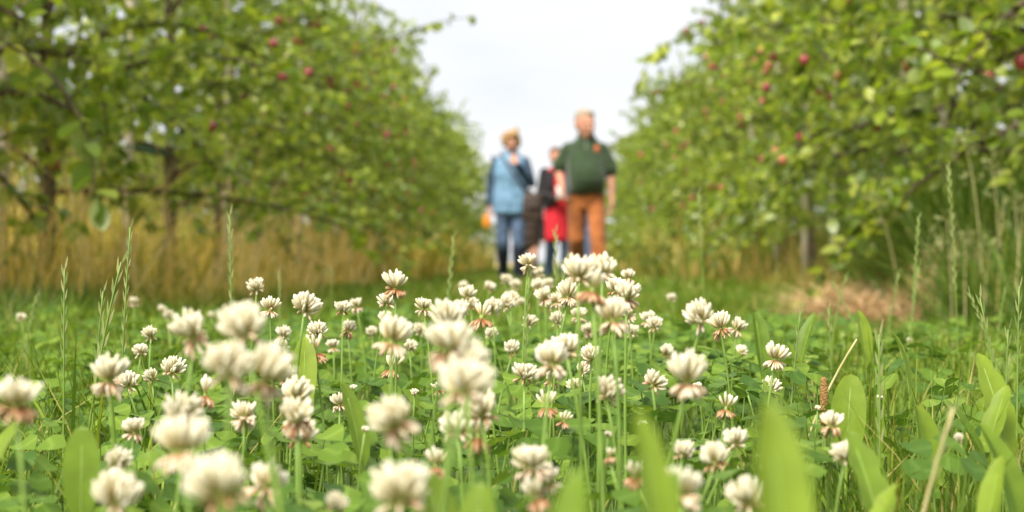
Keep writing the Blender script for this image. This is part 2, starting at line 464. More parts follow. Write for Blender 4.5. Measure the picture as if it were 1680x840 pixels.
# hay swaths: matted cut stalks
def hay(name, label, cx, cy, rx, ry, hh, n, az):
    A = Acc()
    a = rng.uniform(0, 2 * np.pi, n); rr = np.sqrt(rng.random(n))
    lx, ly = rr * np.cos(a) * rx, rr * np.sin(a) * ry
    x = cx + lx * math.cos(az) - ly * math.sin(az); y = cy + lx * math.sin(az) + ly * math.cos(az)
    top = hh * np.clip(1 - rr ** 2, 0, 1) * (0.75 + 1.1 * pn(x, y, 7, 2.0))
    z = gz(x, y) + np.maximum(top, 0) * rng.uniform(0.25, 1.0, n) + 0.01
    L = rng.uniform(0.05, 0.2, n)
    A.add(*blades(x, y, L * rng.uniform(0.02, 0.6, n), rng.uniform(0.003, 0.007, n), rng.uniform(1.0, 4.0, n), curl=0.3, z0=z))
    # dense core so that no ground shows through
    gxx, gyy = np.meshgrid(np.linspace(-1, 1, 25), np.linspace(-1, 1, 17))
    r2 = gxx ** 2 + gyy ** 2
    X = cx + gxx * rx * math.cos(az) - gyy * ry * math.sin(az); Y = cy + gxx * rx * math.sin(az) + gyy * ry * math.cos(az)
    Z = gz(X, Y) + hh * np.clip(1 - r2, -0.15, 1) * 0.62 + 0.03 * np.sin(X * 31) * np.sin(Y * 23) * np.clip(1 - r2, 0, 1) - 0.02 * (r2 > 0.9)
    i2, j2 = np.meshgrid(np.arange(24), np.arange(16)); b = (j2 * 25 + i2).ravel()
    q = np.stack([b, b + 1, b + 26, b + 25], -1)
    A.add(np.stack([X, Y, Z], -1).reshape(-1, 3), np.concatenate([q[:, [0, 1, 2]], q[:, [0, 2, 3]]]))
    tag(link(name, A.mesh(name), M['hay']), label, 'hay', kind='stuff')
hay('hay', 'low flat swath of pale mown hay lying along the aisle edge', 1.08, 6.1, 0.20, 0.5, 0.16, 3600, 0.1)
hay('hay', 'rounded heap of pinkish dry hay in front of the dark tall grass', 1.42, 6.2, 0.22, 0.42, 0.30, 3000, 0.1)
hay('hay', 'thin scatter of dry hay where the rough grass meets the aisle', 1.42, 8.4, 0.26, 0.9, 0.12, 2400, 0.0)

# ------------------------------------------------------------------ apple trees
# leaf template: x across, y along, z up; folded along the midrib and bowed
def leaf_template(rows=((0.0, 0.0), (0.28, 0.40), (0.62, 0.46), (0.86, 0.24), (1.0, 0.0)), fold=0.16, droop=0.22):
    v, t = [], []
    for (s, w) in rows:
        z = -droop * s * s
        if w == 0: v.append((0, s, z)); t.append(s)
        else:
            v += [(-w, s, z + fold * w), (0, s, z), (w, s, z + fold * w)]; t += [s + 0.25 * w, s, s + 0.25 * w]
    f = []
    idx, k = [], 0
    for (s, w) in rows:
        idx.append([k] if w == 0 else [k, k + 1, k + 2]); k += len(idx[-1])
    for a, b in zip(idx[:-1], idx[1:]):
        if len(a) == 1 and len(b) == 3: f += [(a[0], b[1], b[0]), (a[0], b[2], b[1])]
        elif len(a) == 3 and len(b) == 3: f += [(a[0], a[1], b[1]), (a[0], b[1], b[0]), (a[1], a[2], b[2]), (a[1], b[2], b[1])]
        elif len(a) == 3 and len(b) == 1: f += [(a[0], a[1], b[0]), (a[1], a[2], b[0])]
    return np.array(v, float), np.array(f), np.array(t)
LEAF_V, LEAF_F, LEAF_T = leaf_template(((0.0, 0.0), (0.22, 0.26), (0.55, 0.33), (0.84, 0.19), (1.0, 0.0)))
leaf_mesh = fast_mesh('leaf', LEAF_V, LEAF_F, LEAF_T); leaf_mesh.materials.append(M['apple_leaf'])

def leaf_frames(r, pos, dirs, size):
    """orientation of leaves: along dirs, blade facing mostly up"""
    k = len(pos)
    y = unit(dirs)
    nrm = unit(np.array((0, 0, 1.0)) + r.normal(0, 0.5, (k, 3)))
    x = unit(np.cross(y, nrm)); z = np.cross(x, y)
    m = np.stack([x, y, z], -1) * size[:, None, None]
    return m

def grow_tree(seed, H=2.65, reach=1.35, nlimb=27):
    r = np.random.default_rng(seed)
    limbs, shoots, Lp, Ld, Ls = [], [], [], [], []
    lead = np.array([(0.05 * math.sin(3 * t + seed) * t, 0.05 * math.cos(2.3 * t + seed) * t, H * 0.97 * t) for t in np.linspace(0, 1, 9)])
    def add_leaves(pts, spacing, s0, spread):
        seg = np.linalg.norm(np.diff(pts, axis=0), axis=1); L = seg.sum()
        n = max(2, int(L / spacing))
        cum = np.concatenate([[0], np.cumsum(seg)])
        d = np.linspace(0.12 * L, L, n)
        d = np.clip(np.round(d / 0.07) * 0.07 + r.normal(0, 0.013, n), 0, L)
        p = np.stack([np.interp(d, cum, pts[:, i]) for i in range(3)], -1)
        tg = unit(pts[-1] - pts[0])
        side = unit(r.normal(0, 1, (n, 3)) + 1e-6)
        dr = unit(tg * 0.55 + side * spread + np.array((0, 0, -0.22)))
        Lp.append(p); Ld.append(dr); Ls.append(s0 * r.uniform(0.6, 1.2, n))
    for i in range(nlimb):
        f = i / (nlimb - 1)
        z0 = 0.58 + (H - 0.91) * f ** 0.9
        az = i * 2.39996 + r.normal(0, 0.25) + seed
        L = reach * (1.0 - 0.58 * f ** 1.5) * r.uniform(0.75, 1.12)
        el = 0.28 + 0.55 * f + r.normal(0, 0.12)
        d = np.array((math.cos(az), math.sin(az), 0))
        p0 = np.array([np.interp(z0, lead[:, 2], lead[:, 0]), np.interp(z0, lead[:, 2], lead[:, 1]), z0])
        p1 = p0 + d * L * 0.55 * math.cos(el) + np.array((0, 0, L * 0.75 * math.sin(el)))
        p2 = p0 + d * L + np.array((0, 0, L * (math.sin(el) * 0.55 - 0.36 * (1 - f) + r.normal(0, 0.12))))
        pts = bez(p0, p1, p2, 7)
        limbs.append((pts, 0.019 * (1 - 0.5 * f)))
        add_leaves(pts[1:], 0.022, 0.068, 0.9)
        ns_ = int(L / 0.085)
        for j in range(ns_):
            t = (j + 1.2) / (ns_ + 0.6)
            b = np.array([np.interp(t * 6, np.arange(7), pts[:, q]) for q in range(3)])
            tg = unit(pts[min(6, int(t * 6) + 1)] - pts[max(0, int(t * 6) - 1)])
            sd_ = unit(np.cross(tg, (0, 0, 1))) * (1 if j % 2 else -1)
            sl = r.uniform(0.16, 0.46) * (1.15 - 0.35 * t) * (1.7 if r.random() < 0.07 else 1.0)
            dd = unit(tg * 0.55 + sd_ * r.uniform(0.2, 1.0) + np.array((0, 0, r.normal(0.18, 0.45))))
            e = b + dd * sl + np.array((0, 0, -0.18 * sl * r.random()))
            sp = bez(b, b + dd * sl * 0.55 + np.array((0, 0, 0.05)), e, 4)
            shoots.append(sp)
            add_leaves(sp, 0.0175, 0.064, 0.85)
    for i in range(7):                                   # upright whips at the top
        az = r.uniform(0, 6.28); b = lead[-1 - (i % 3)]
        e = b + np.array((math.cos(az) * 0.28, math.sin(az) * 0.28, r.uniform(0.25, 0.55)))
        sp = bez(b, (b + e) / 2 + np.array((0, 0, 0.1)), e, 4); shoots.append(sp); add_leaves(sp, 0.02, 0.06, 0.8)
    pos, dirs, size = np.concatenate(Lp), np.concatenate(Ld), np.concatenate(Ls)
    mats = leaf_frames(r, pos, dirs, size)
    # apples hang under the outer half of limbs
    ap = []
    for pts, _ in limbs:
        for _k in range(3):
            if r.random() < 0.8:
                t = r.uniform(0.6, 1.0) * 6
                b = np.array([np.interp(t, np.arange(7), pts[:, q]) for q in range(3)])
                ap.append((b + r.normal(0, 0.06, 3) + unit(np.array((pts[6][0], pts[6][1], 0))) * 0.06 + np.array((0, 0, -0.05)), r.uniform(0.018, 0.026)))
    return dict(lead=lead, limbs=limbs, shoots=shoots, pos=pos, mats=mats, apples=ap, H=H)

def trunk_mesh(T, name='trunk'):
    A = Acc()
    n = len(T['lead'])
    rad = np.linspace(0.046, 0.010, n); rad[0] *= 1.35
    lead = T['lead'].copy(); lead[0, 2] = -0.06
    # extra rings give knots and an uneven outline
    tt = np.linspace(0, n - 1, 26)
    pts = np.stack([np.interp(tt, np.arange(n), lead[:, i]) for i in range(3)], -1)
    pts[1:-1, :2] += rng.normal(0, 0.004, (24, 2))
    rr = np.interp(tt, np.arange(n), rad) * rng.uniform(0.9, 1.14, 26)
    A.add(*tube(pts, rr, 9)); return A.mesh(name)

def twigs_mesh(T, name='twigs'):
    A = Acc()
    for sp in T['shoots']: A.add(*tube(sp, np.linspace(0.0042, 0.0018, len(sp)), 3, False))
    return A.mesh(name)

def limb_mesh(pts, r):
    A = Acc(); A.add(*tube(pts, np.linspace(r, r * 0.3, len(pts)), 6)); return A.mesh('branch')

def apple_mesh():
    A = Acc(); prof = [(0.0, 0.72), (0.35, 0.98), (0.75, 0.85), (1.0, 0.25), (0.92, -0.35), (0.6, -0.85), (0.3, -0.98), (0.0, -0.86)]
    s = 10; v = [(0, 0, prof[0][1])]
    for rr, z in prof[1:-1]:
        for j in range(s): v.append((rr * math.cos(2 * math.pi * j / s), rr * math.sin(2 * math.pi * j / s), z))
    v.append((0, 0, prof[-1][1])); f = []
    for j in range(s): f.append((0, 1 + j, 1 + (j + 1) % s))
    m = len(prof) - 2
    for i in range(m - 1):
        for j in range(s):
            a, b = 1 + i * s + j, 1 + i * s + (j + 1) % s
            f += [(a, a + s, b + s), (a, b + s, b)]
    for j in range(s): f.append((len(v) - 1, 1 + (m - 1) * s + (j + 1) % s, 1 + (m - 1) * s + j))
    A.add(np.array(v), f); me = A.mesh('apple'); me.materials.append(M['apple']); return me
APPLE = apple_mesh()
def apple_stalk_mesh():
    A = Acc(); A.add(*tube([(0, 0, 0.6), (0.05, 0.03, 1.4), (0.16, 0.06, 2.2)], [0.09, 0.07, 0.1], 4)); me = A.mesh('stalk'); me.materials.append(M['bark']); return me
STALK = apple_stalk_mesh()

variants = []
for s in range(6):
    T = grow_tree(11 + s * 5, H=2.55 + 0.09 * s, reach=1.28 + 0.04 * (s % 3))
    v, f, t = stamp(LEAF_V, LEAF_F, T['mats'], T['pos'], LEAF_T)
    T['crown'] = fast_mesh('crown', v, f, t); T['crown'].materials.append(M['apple_leaf'])
    T['trunk_me'] = trunk_mesh(T); T['trunk_me'].materials.append(M['bark'])
    T['twig_me'] = twigs_mesh(T); T['twig_me'].materials.append(M['bark'])
    T['limb_me'] = []
    for pts, r in T['limbs']:
        me = limb_mesh(pts, r); me.materials.append(M['bark']); T['limb_me'].append(me)
    A = Acc()
    for pts, r in T['limbs']: A.add(*tube(pts, np.linspace(r, r * 0.3, len(pts)), 4, False))
    T['limbs_far'] = A.mesh('branches'); T['limbs_far'].materials.append(M['bark'])
    variants.append(T)

def camera_px(p):
    return VPX + p[0] / p[1] * FPX, HOR - (p[2] - CAM_H) / p[1] * FPX

ORD = ['first', 'second', 'third', 'fourth', 'fifth', 'sixth', 'seventh', 'eighth', 'ninth', 'tenth', 'eleventh', 'twelfth', 'thirteenth',
       'fourteenth', 'fifteenth', 'sixteenth', 'seventeenth', 'eighteenth', 'nineteenth', 'twentieth', 'twenty-first', 'twenty-second', 'twenty-third', 'twenty-fourth', 'twenty-fifth']

def plant_tree(x, y, var, rz, scale, label, group, detail):
    T = variants[var]; zs = float(rng.uniform(0.90, 1.10))
    root = empty('apple_tree', (x, y, float(gz(x, y))), rz)
    root.scale = (scale, scale, scale * zs)
    tag(root, label, 'apple tree', group)
    link('trunk', T['trunk_me'], parent=root)
    link('twigs', T['twig_me'], parent=root)['kind'] = 'stuff'
    c, s = math.cos(rz), math.sin(rz)
    rot = np.array(((c, -s, 0), (s, c, 0), (0, 0, 1)))
    base = np.array((x, y, float(gz(x, y))))
    if detail >= 1:
        for me in T['limb_me']: link('branch', me, parent=root)
    else:
        link('branches', T['limbs_far'], parent=root)['kind'] = 'stuff'
    if detail >= 2:                 # nearest trees: the leaves that show largest are pieces of their own
        W = (T['pos'] * scale) @ rot.T + base
        px = VPX + W[:, 0] / W[:, 1] * FPX; py = HOR - (W[:, 2] - CAM_H) / W[:, 1] * FPX
        vis = (px > -20) & (px < 1700) & (py > -20) & (py < 520)
        score = np.where(vis, np.linalg.norm(W, axis=1) + 0.7 * np.abs(W[:, 0]), 99)
        order = np.argsort(score)[:300]
        order = order[score[order] < 90]
        rest = np.ones(len(W), bool); rest[order] = False
        v, f, t = stamp(LEAF_V, LEAF_F, T['mats'][rest], T['pos'][rest], LEAF_T)
        me = fast_mesh('crown', v, f, t); me.materials.append(M['apple_leaf'])
        link('crown', me, parent=root)['kind'] = 'stuff'
        for i in order:
            o = link('leaf', leaf_mesh, parent=root)
            m4 = Matrix([list(T['mats'][i][q]) + [T['pos'][i][q]] for q in range(3)] + [[0, 0, 0, 1]])
            o.matrix_local = m4
    else:
        link('crown', T['crown'], parent=root)['kind'] = 'stuff'
    for (p, rad) in T['apples']:
        w = rot @ (p * scale) + base
        ax, ay = camera_px(w)
        if -30 < ax < 1710 and ay > -30 and abs(w[0]) < 2.6 and w[2] > 0.72 and w[1] > 5.3 and (detail >= 1 or w[1] < 22):
            o = link('apple', APPLE, parent=root); o.location = p; o.scale = (rad, rad, rad); o.rotation_euler = (rng.normal(0, .3), rng.normal(0, .3), rng.uniform(0, 6))
            if detail >= 2: link('stalk', STALK, parent=o)
    return root

stake_cache = {}
def plant_stake(x, y, h, r, label, tie_to=None):
    pts = np.array([(0.0, 0, -0.12), (0, 0, 0.5), (0.01, 0.0, h * 0.6), (0.015, 0.004, h - 0.02), (0.015, 0.004, h)])
    rad = np.array([r, r * 1.03, r * 0.98, r * 0.95, r * 0.8])
    A = Acc(); A.add(*tube(pts, rad, 10)); me = A.mesh('post'); me.materials.append(M['stake'])
    root = empty('tree_stake', (x, y, float(gz(x, y))), rng.uniform(0, 6))
    root.rotation_euler = (0, 0, 0)
    tag(root, label, 'stake', 'wooden stakes beside the apple trunks')
    link('post', me, parent=root)
    z = 0.92
    a = np.linspace(0, 2 * np.pi, 13)
    dx, dy = (tie_to[0] - x, tie_to[1] - y) if tie_to else (0.1, 0)
    L = math.hypot(dx, dy); ux, uy = dx / L, dy / L
    # the tie: a flat loop round post and trunk
    loop = [(ux * (L / 2 + (L / 2 + 0.05) * math.cos(q)) - uy * 0.05 * math.sin(q), uy * (L / 2 + (L / 2 + 0.05) * math.cos(q)) + ux * 0.05 * math.sin(q), z) for q in a]
    A = Acc(); A.add(*tube(loop, 0.011, 5, False)); me = A.mesh('tie'); me.materials.append(M['tie'])
    link('tie', me, parent=root)

LX, RX = -2.42, 2.42
left_y = [4.9, 6.7, 8.4, 10.9]
while left_y[-1] < 43: left_y.append(left_y[-1] + 1.95 + rng.normal(0, 0.1))
right_y = [4.7, 6.5, 8.3, 10.0]
while right_y[-1] < 43: right_y.append(right_y[-1] + 1.95 + rng.normal(0, 0.1))
for i, y in enumerate(left_y):
    x = LX + rng.normal(0, 0.05)
    if i == 2: x = -2.40
    plant_tree(x, y, i % 6, i * 1.9 + 0.4, rng.uniform(1.04, 1.2), f'{ORD[i]} apple tree of the row over the golden dry grass, counting away from the clover',
               'apple trees lining the aisle', 2 if i < 4 else (1 if i < 9 else 0))
    sx = x + (-0.14 if i % 2 else 0.1); sy = y - 0.42 if i != 3 else 10.0
    if i in (3,): sx = -2.395
    if i == 2: sx, sy = -2.44, 7.8
    plant_stake(sx, sy, 2.3, 0.026, f'pale weathered stake beside the {ORD[i]} tree of the row over golden dry grass', (x, y))
for i, y in enumerate(right_y):
    x = RX + rng.normal(0, 0.05)
    plant_tree(x, y, (i + 3) % 6, i * 2.3 + 1.1, rng.uniform(1.05, 1.17), f'{ORD[i]} apple tree of the row behind the hay swaths, counting away from the clover',
               'apple trees lining the aisle', 2 if i < 4 else (1 if i < 9 else 0))
    plant_stake(x - 0.12, y - 0.4, 2.5, 0.026, f'pale weathered stake beside the {ORD[i]} tree of the row behind the hay', (x, y))
# long sprigs hanging out over the aisle
def sprig(root, pts, n, size):
    pts = np.array(pts, float); inv = root.matrix_world.inverted()
    lp = np.array([inv @ Vector(p) for p in pts]); cur = bez(lp[0], lp[1], lp[2], 9)
    A = Acc(); A.add(*tube(cur, np.linspace(0.007, 0.002, 9), 5)); link('branch', A.mesh('branch'), M['bark'], root)
    t = rng.uniform(1.5, 8, n); p = np.stack([np.interp(t, np.arange(9), cur[:, q]) for q in range(3)], -1)
    d = unit(unit(cur[-1] - cur[0]) * 0.3 + rng.normal(0, 0.7, (n, 3)) + np.array((0, 0, -0.5)))
    m = leaf_frames(rng, p, d, size * rng.uniform(0.7, 1.2, n))
    for i in range(n):
        o = link('leaf', leaf_mesh, parent=root); o.matrix_local = Matrix([list(m[i][q]) + [p[i][q]] for q in range(3)] + [[0, 0, 0, 1]])
bpy.context.view_layer.update()
trees = [o for o in COL.objects if o.name.startswith('apple_tree')]
def near_tree(x, y): return min(trees, key=lambda o: (o.location.x - x) ** 2 + (o.location.y - y) ** 2)
sprig(near_tree(RX, 11.7), [(1.55, 11.7, 1.75), (0.75, 11.7, 1.95), (0.62, 11.7, 1.38)], 26, 0.085)
sprig(near_tree(LX, 12.5), [(-1.4, 12.5, 1.7), (-0.9, 12.5, 2.0), (-0.48, 12.5, 2.02)], 22, 0.07)
sprig(near_tree(LX, 5.0), [(-1.75, 4.9, 0.95), (-1.25, 4.9, 0.85), (-1.27, 4.9, 0.42)], 16, 0.085)
# rows behind the rows
for side, word in ((-1, 'golden dry grass'), (1, 'hay swaths')):
    for i in range(16):
        y = 11.5 + i * 2.2
        x = side * 9.4 + rng.normal(0, 0.1)
        plant_tree(x, y, (i + 2) % 6, i * 1.3, rng.uniform(1.0, 1.15), f'apple tree of the hidden second row beyond the {word}, glimpsed between nearer trunks',
                   f'second row apple trees beyond the {word}', 0)

# ------------------------------------------------------------------ clover
# leaflets: obovate with a small notch
CLV, CLF, CLT = leaf_template(((0.0, 0.0), (0.3, 0.28), (0.62, 0.46), (0.86, 0.40), (0.97, 0.0)), fold=0.22, droop=0.12)
CLV[-4][1] = 0.93; CLV[-2][1] = 0.93
def clover_leaf_template():
    V, F, T = [], [], []
    k = 0
    for a in (0, 2.05, -2.05):
        c, s = math.cos(a), math.sin(a)
        v = CLV @ np.array(((c, s, 0), (-s, c, 0), (0, 0, 1))) 
        V.append(v + np.array((0, 0, 0.0))); F.append(CLF + k); T.append(CLT); k += len(v)
    return np.concatenate(V), np.concatenate(F), np.concatenate(T)
TV, TF, TT = clover_leaf_template()

n = 9000
x, y = cone_scatter(n, 0.5, 4.4, side=0.33, extra=0.25, power=0.75)
u = x / y
dens = np.where(u > 0.16, 0.30, np.where(u < -0.26, 0.55, 1.0)) * np.clip(1.5 - y / 4.2, 0.1, 1)
keep = rng.random(n) < dens * (0.75 + 0.6 * pn(x, y, 2.2, 5.0))
x, y = x[keep], y[keep]; k = len(x)
hgt = rng.uniform(0.06, 0.128, k) + 0.018 * pn(x, y, 3.0, 1.0)
hgt *= np.where(y < 0.85, 0.9, 1.0)
size = rng.uniform(0.013, 0.0255, k)
az = rng.uniform(0, 2 * np.pi, k); tilt = rng.normal(0, 0.38, (k, 2))
nrm = unit(np.stack([tilt[:, 0], tilt[:, 1] - 0.12, np.ones(k)], -1))
yy = unit(np.stack([np.cos(az), np.sin(az), np.zeros(k)], -1)); xx = unit(np.cross(yy, nrm)); yy = np.cross(nrm, xx)
cm = np.stack([xx, yy, nrm], -1) * size[:, None, None]
cl = np.stack([x, y, gz(x, y) + hgt], -1)
patch = empty('clover_patch', (0, 1.6, 0))
tag(patch, 'low mat of three-lobed clover leaves under the white flower heads', 'clover', kind='stuff')
pxx = VPX + cl[:, 0] / cl[:, 1] * FPX; pyy = HOR - (cl[:, 2] - CAM_H) / cl[:, 1] * FPX
vis = (pxx > 0) & (pxx < 1680) & (pyy < 838)
score = np.where(vis, size / cl[:, 1] * (1 + 3.0 * (hgt - 0.08)), 0)
big = np.argsort(-score)[:300]
isbig = np.zeros(k, bool); isbig[big] = True
def petioles(idx, A, loc0=(0, 0, 0)):
    for i in idx:
        p = cl[i] - np.asarray(loc0); b = p + np.array((rng.normal(0, 0.018), rng.normal(0, 0.018), -hgt[i] - 0.01))
        A.add(*tube(bez(b, (b + p) / 2 + rng.normal(0, 0.006, 3), p, 4), 0.0008, 3, False))
A = Acc(); A.add(*stamp(TV, TF, cm[~isbig], cl[~isbig], TT))
lm = link('leaf_mat', A.mesh('leaf_mat'), M['clover_leaf'], patch); lm['kind'] = 'stuff'; lm.location = (0, -1.6, 0)
A = Acc(); petioles(np.arange(k), A)
lm = link('leaf_stalks', A.mesh('leaf_stalks'), M['clover_stalk'], patch); lm['kind'] = 'stuff'; lm.location = (0, -1.6, 0)
clover_me = fast_mesh('leaf', TV, TF, TT); clover_me.materials.append(M['clover_leaf'])
for i in big:
    o = link('leaf', clover_me, parent=patch)
    o.matrix_local = Matrix.Translation((0, -1.6, 0)) @ Matrix([list(cm[i][q]) + [cl[i][q]] for q in range(3)] + [[0, 0, 0, 1]])

# ---- flower heads, unit radius about 1 (so 10.5 mm scale)
def floret(A, base, d, L, fat, bend, hood=1.0):
    """one pea-like floret: thin foot, swelling tube and a folded hood"""
    d = unit(np.asarray(d, float)); base = np.asarray(base, float)
    up = np.array((0, 0, 1.0))
    side = np.cross(d, up)
    side = unit(side) if np.linalg.norm(side) > 1e-3 else np.array((1.0, 0, 0))
    w = np.cross(side, d)
    ts = [0, 0.2, 0.34, 0.55, 0.78, 0.93, 1.0]
    rw = [0.30, 0.30, 0.62, 0.85, 1.0, 0.62, 0.08]
    rh = [0.30, 0.30, 0.70, 1.05, 1.35, 1.05, 0.15]
    V, T = [], []
    for t, a, b in zip(ts, rw, rh):
        c = base + d * (L * t) + up * (bend * L * t * t)
        for q in range(5):
            an = 2 * math.pi * q / 5 + math.pi / 2
            V.append(c + side * (fat * a * math.cos(an)) + w * (fat * b * math.sin(an)) * hood); T.append(t)
    F = []
    for i in range(6):
        for q in range(5):
            a, b = i * 5 + q, i * 5 + (q + 1) % 5
            F += [(a, b, b + 5), (a, b + 5, a + 5)]
    A.add(np.array(V), np.array(F), np.array(T))

def head_variant(kind, seed):
    """returns meshes for the white dome and the drooping skirt"""
    r = np.random.default_rng(seed)
    dome, skirt = Acc(), Acc()
    nd = {'fresh': 46, 'tiered': 30, 'spent': 9, 'bud': 22}[kind]
    lo = {'fresh': -0.38, 'tiered': 0.0, 'spent': 0.35, 'bud': 0.1}[kind]
    miss = r.uniform(0, 0.16)
    for i in range(nd):
        z = 1 - (i + 0.5) / nd * (1 - lo)
        if r.random() < miss: continue
        a = i * 2.39996 + r.normal(0, 0.15)
        rr = math.sqrt(max(0, 1 - z * z))
        d = np.array((rr * math.cos(a), rr * math.sin(a), z * 1.25 + 0.18)) + r.normal(0, 0.08, 3)
        b = np.array((d[0] * 0.16, d[1] * 0.16, 0.12 + 0.10 * z))
        if kind == 'bud': L, fat = r.uniform(0.72, 0.86), 0.15
        else: L, fat = r.uniform(0.82, 1.08), r.uniform(0.105, 0.135)
        floret(dome, b, d, L, fat, 0.12 + 0.34 * (1 - z))
    nsk = {'fresh': 5, 'tiered': int(r.integers(12, 27)), 'spent': 28, 'bud': 0}[kind]
    for i in range(nsk):
        a = i * 2.39996 + r.normal(0, 0.3) + seed
        z = {'fresh': -0.35, 'tiered': r.uniform(-0.75, -0.3), 'spent': -0.8}[kind] + r.normal(0, 0.22)
        d = np.array((math.cos(a), math.sin(a), z))
        floret(skirt, np.array((0.1 * math.cos(a), 0.1 * math.sin(a), 0.02)), d, r.uniform(0.74, 1.02), r.uniform(0.085, 0.115), -0.12 + r.normal(0, 0.05), 0.85)
    core = np.array(tube([(0, 0, -0.28), (0, 0, 0.0), (0, 0, 0.25)], [0.09, 0.16, 0.12], 6), dtype=object)
    dome.add(core[0], core[1], 0.05)
    return dome.mesh('flower_head'), (skirt.mesh('withered_florets') if nsk else None)
HEADS = {}
for kind in ('fresh', 'tiered', 'spent', 'bud'):
    HEADS[kind] = []
    for q in range(9 if kind in ('fresh', 'tiered') else 4):
        a, b = head_variant(kind, 31 * q + len(kind))
        a.materials.append(M['floret'])
        sk = []
        if b:
            b.materials.append(M['brown_floret'] if kind == 'spent' else M['pink_floret'])
            sk.append(b)
            c = b.copy(); c.materials.clear(); c.materials.append(M['brown_floret']); sk.append(c)
        HEADS[kind].append((a, sk))

# px, py of the head in the photo, its width in px, kind, diameter in mm
FL = '''22 668 80 T|175 628 62 T|208 634 40 F|245 553 26 F 15|229 580 25 F 15|247 622 26 F 14|280 612 42 F|315 556 66 T|400 552 76 F|420 475 28 F 17
442 510 38 T|498 510 46 F|562 511 30 F 18|585 505 24 T 17|218 712 42 T 17|190 764 46 F 16|188 786 30 B 12|296 690 68 F|298 745 96 T 22|360 815 116 F 23
188 832 80 F|432 803 72 T|374 615 82 F|432 628 88 T 22|483 655 54 F|488 692 62 T|491 724 58 F|400 688 48 T 18|335 650 45 S 17|470 622 36 F 17
465 552 26 F 16|463 571 24 F 15|520 549 36 F|516 580 42 S|546 571 24 T 16|557 666 30 T 16|570 545 28 T 17|648 474 45 T|634 500 30 F 18|632 527 26 T 17
695 508 32 T 18|642 563 60 T|642 606 38 S|672 573 24 F 15|680 648 20 B 11|650 700 78 T|715 766 46 S|735 533 58 F|738 577 86 T 22|766 610 78 F|762 645 86 F|790 682 62 F
752 712 62 F|785 718 60 S|658 822 90 F|702 824 50 F|550 832 40 F|768 488 28 F 18|773 503 24 F 17|757 513 30 F 18|790 522 46 S|808 510 30 F|830 502 28 F 19|838 495 26 F 18
760 472 15 F 16|802 474 20 F 18|830 462 18 F 17|845 470 18 F 18|838 488 15 F 16|886 450 17 T 18|882 471 21 F 18|866 436 30 T 18|894 490 30 T|932 488 42 T|912 498 30 T
868 531 26 F 17|915 529 26 F 17|950 522 28 T 18|948 456 58 F|988 450 54 F|972 478 62 S|1030 458 26 T 18|1028 490 48 T|1005 528 64 T 22|1036 548 25 F 16|1064 527 26 T 18|1074 537 26 F 17
805 551 22 F 15|841 577 26 F 16|930 580 54 F|905 600 60 T|970 590 40 F 18|955 612 28 F 15|860 620 42 F 18|905 627 28 T 15|943 638 26 F 15|897 668 42 S 17|925 692 26 S 13|995 650 52 F 19
1070 632 40 F 17|1127 628 72 T 22|1150 526 52 F|1182 540 40 T|1207 541 28 T 18|1215 580 22 F 15|1270 590 44 T|1222 633 18 B 11|1262 641 34 F 17|1190 671 40 S 17|1093 580 22 F 15|1102 491 16 F 17
1384 750 44 F 16|1363 701 42 T 16|1172 760 50 F 17|1120 745 36 F 15|1206 728 42 F 16|1115 815 80 T 20|1228 826 62 F 18|1040 782 42 S 16|1000 750 25 S 12|997 717 18 B 10|875 770 62 T 18|896 796 50 T 17
880 818 56 S 18|1440 655 14 B 9|1570 720 16 F 10|1355 661 14 B 9|1340 672 14 B 9|218 498 16 T 16|262 510 14 F 15|275 520 17 F 16|30 525 16 F 16|345 520 12 F 16|118 722 12 B 8|580 640 16 B 10
1030 520 28 T 17|855 498 16 F 17|900 470 20 F 18|1010 478 36 F 19|965 545 22 T 16|1145 640 22 B 12|690 545 22 F 16|610 548 20 F 15|720 640 24 S 13|598 710 18 B 11|1055 700 22 B 12|1490 560 10 F 12|1630 625 11 F 10'''
KIND = {'F': 'fresh', 'T': 'tiered', 'S': 'spent', 'B': 'bud'}
flowers = []
for tok in FL.replace('\n', '|').split('|'):
    q = tok.split()
    px, py, w, kd = float(q[0]), float(q[1]), float(q[2]), KIND[q[3]]
    mm = float(q[4]) if len(q) > 4 else 20.0
    mm *= 1.0
    d = FPX * mm / 1000 / w
    if py > 440:
        dmax = 0.108 * FPX / (py - HOR)
        if d > dmax: d = dmax; mm = w * d / FPX * 1000
    flowers.append((px, py, d, mm, kd))

def where(p):
    """what a flower stands beside, in things one can find"""
    marks = [(P(130, 760, 0.95), 'beside the lone upright plantain leaf'), (P(170, 520, 1.5), 'near the leaning rye-grass ears'),
             (P(1255, 740, 0.56), 'beside the broadest plantain leaf'), (P(1350, 650, 1.3), 'near the brown plantain spike'),
             (P(1040, 740, 0.62), 'beside the pale folded leaf'), (P(865, 436, 1.7), '@the tallest flower'),
             (P(400, 600, 0.8), '@the thickest flower cluster'), (P(760, 640, 0.66), '@the column of stacked heads'),
             (P(1000, 530, 0.95), '@the largest skirted flower'), (P(860, 500, 2.6), 'at the patch edge towards the people'),
             (P(560, 560, 1.3), 'in the open middle of the patch'), (P(1200, 560, 1.5), 'where the clover thins towards the hay'),
             (P(280, 510, 2.8), 'scattered in grass before the golden stalks'), (P(900, 650, 1.1), 'low in the clover leaves before the man')]
    m, w = min(marks, key=lambda m: (m[0][0] - p[0]) ** 2 + 0.6 * (m[0][1] - p[1]) ** 2)
    if w[0] != '@': return w
    dx, dy = p[0] - m[0], p[1] - m[1]
    if max(abs(dx) * 1.6, abs(dy)) < 0.05: return 'close beside ' + w[1:]
    if abs(dx) * 1.6 > abs(dy): return ('on the hay side of ' if dx > 0 else 'on the golden side of ') + w[1:]
    return ('on the walkers\' side of ' if dy > 0 else 'outward from the walkers beside ') + w[1:]

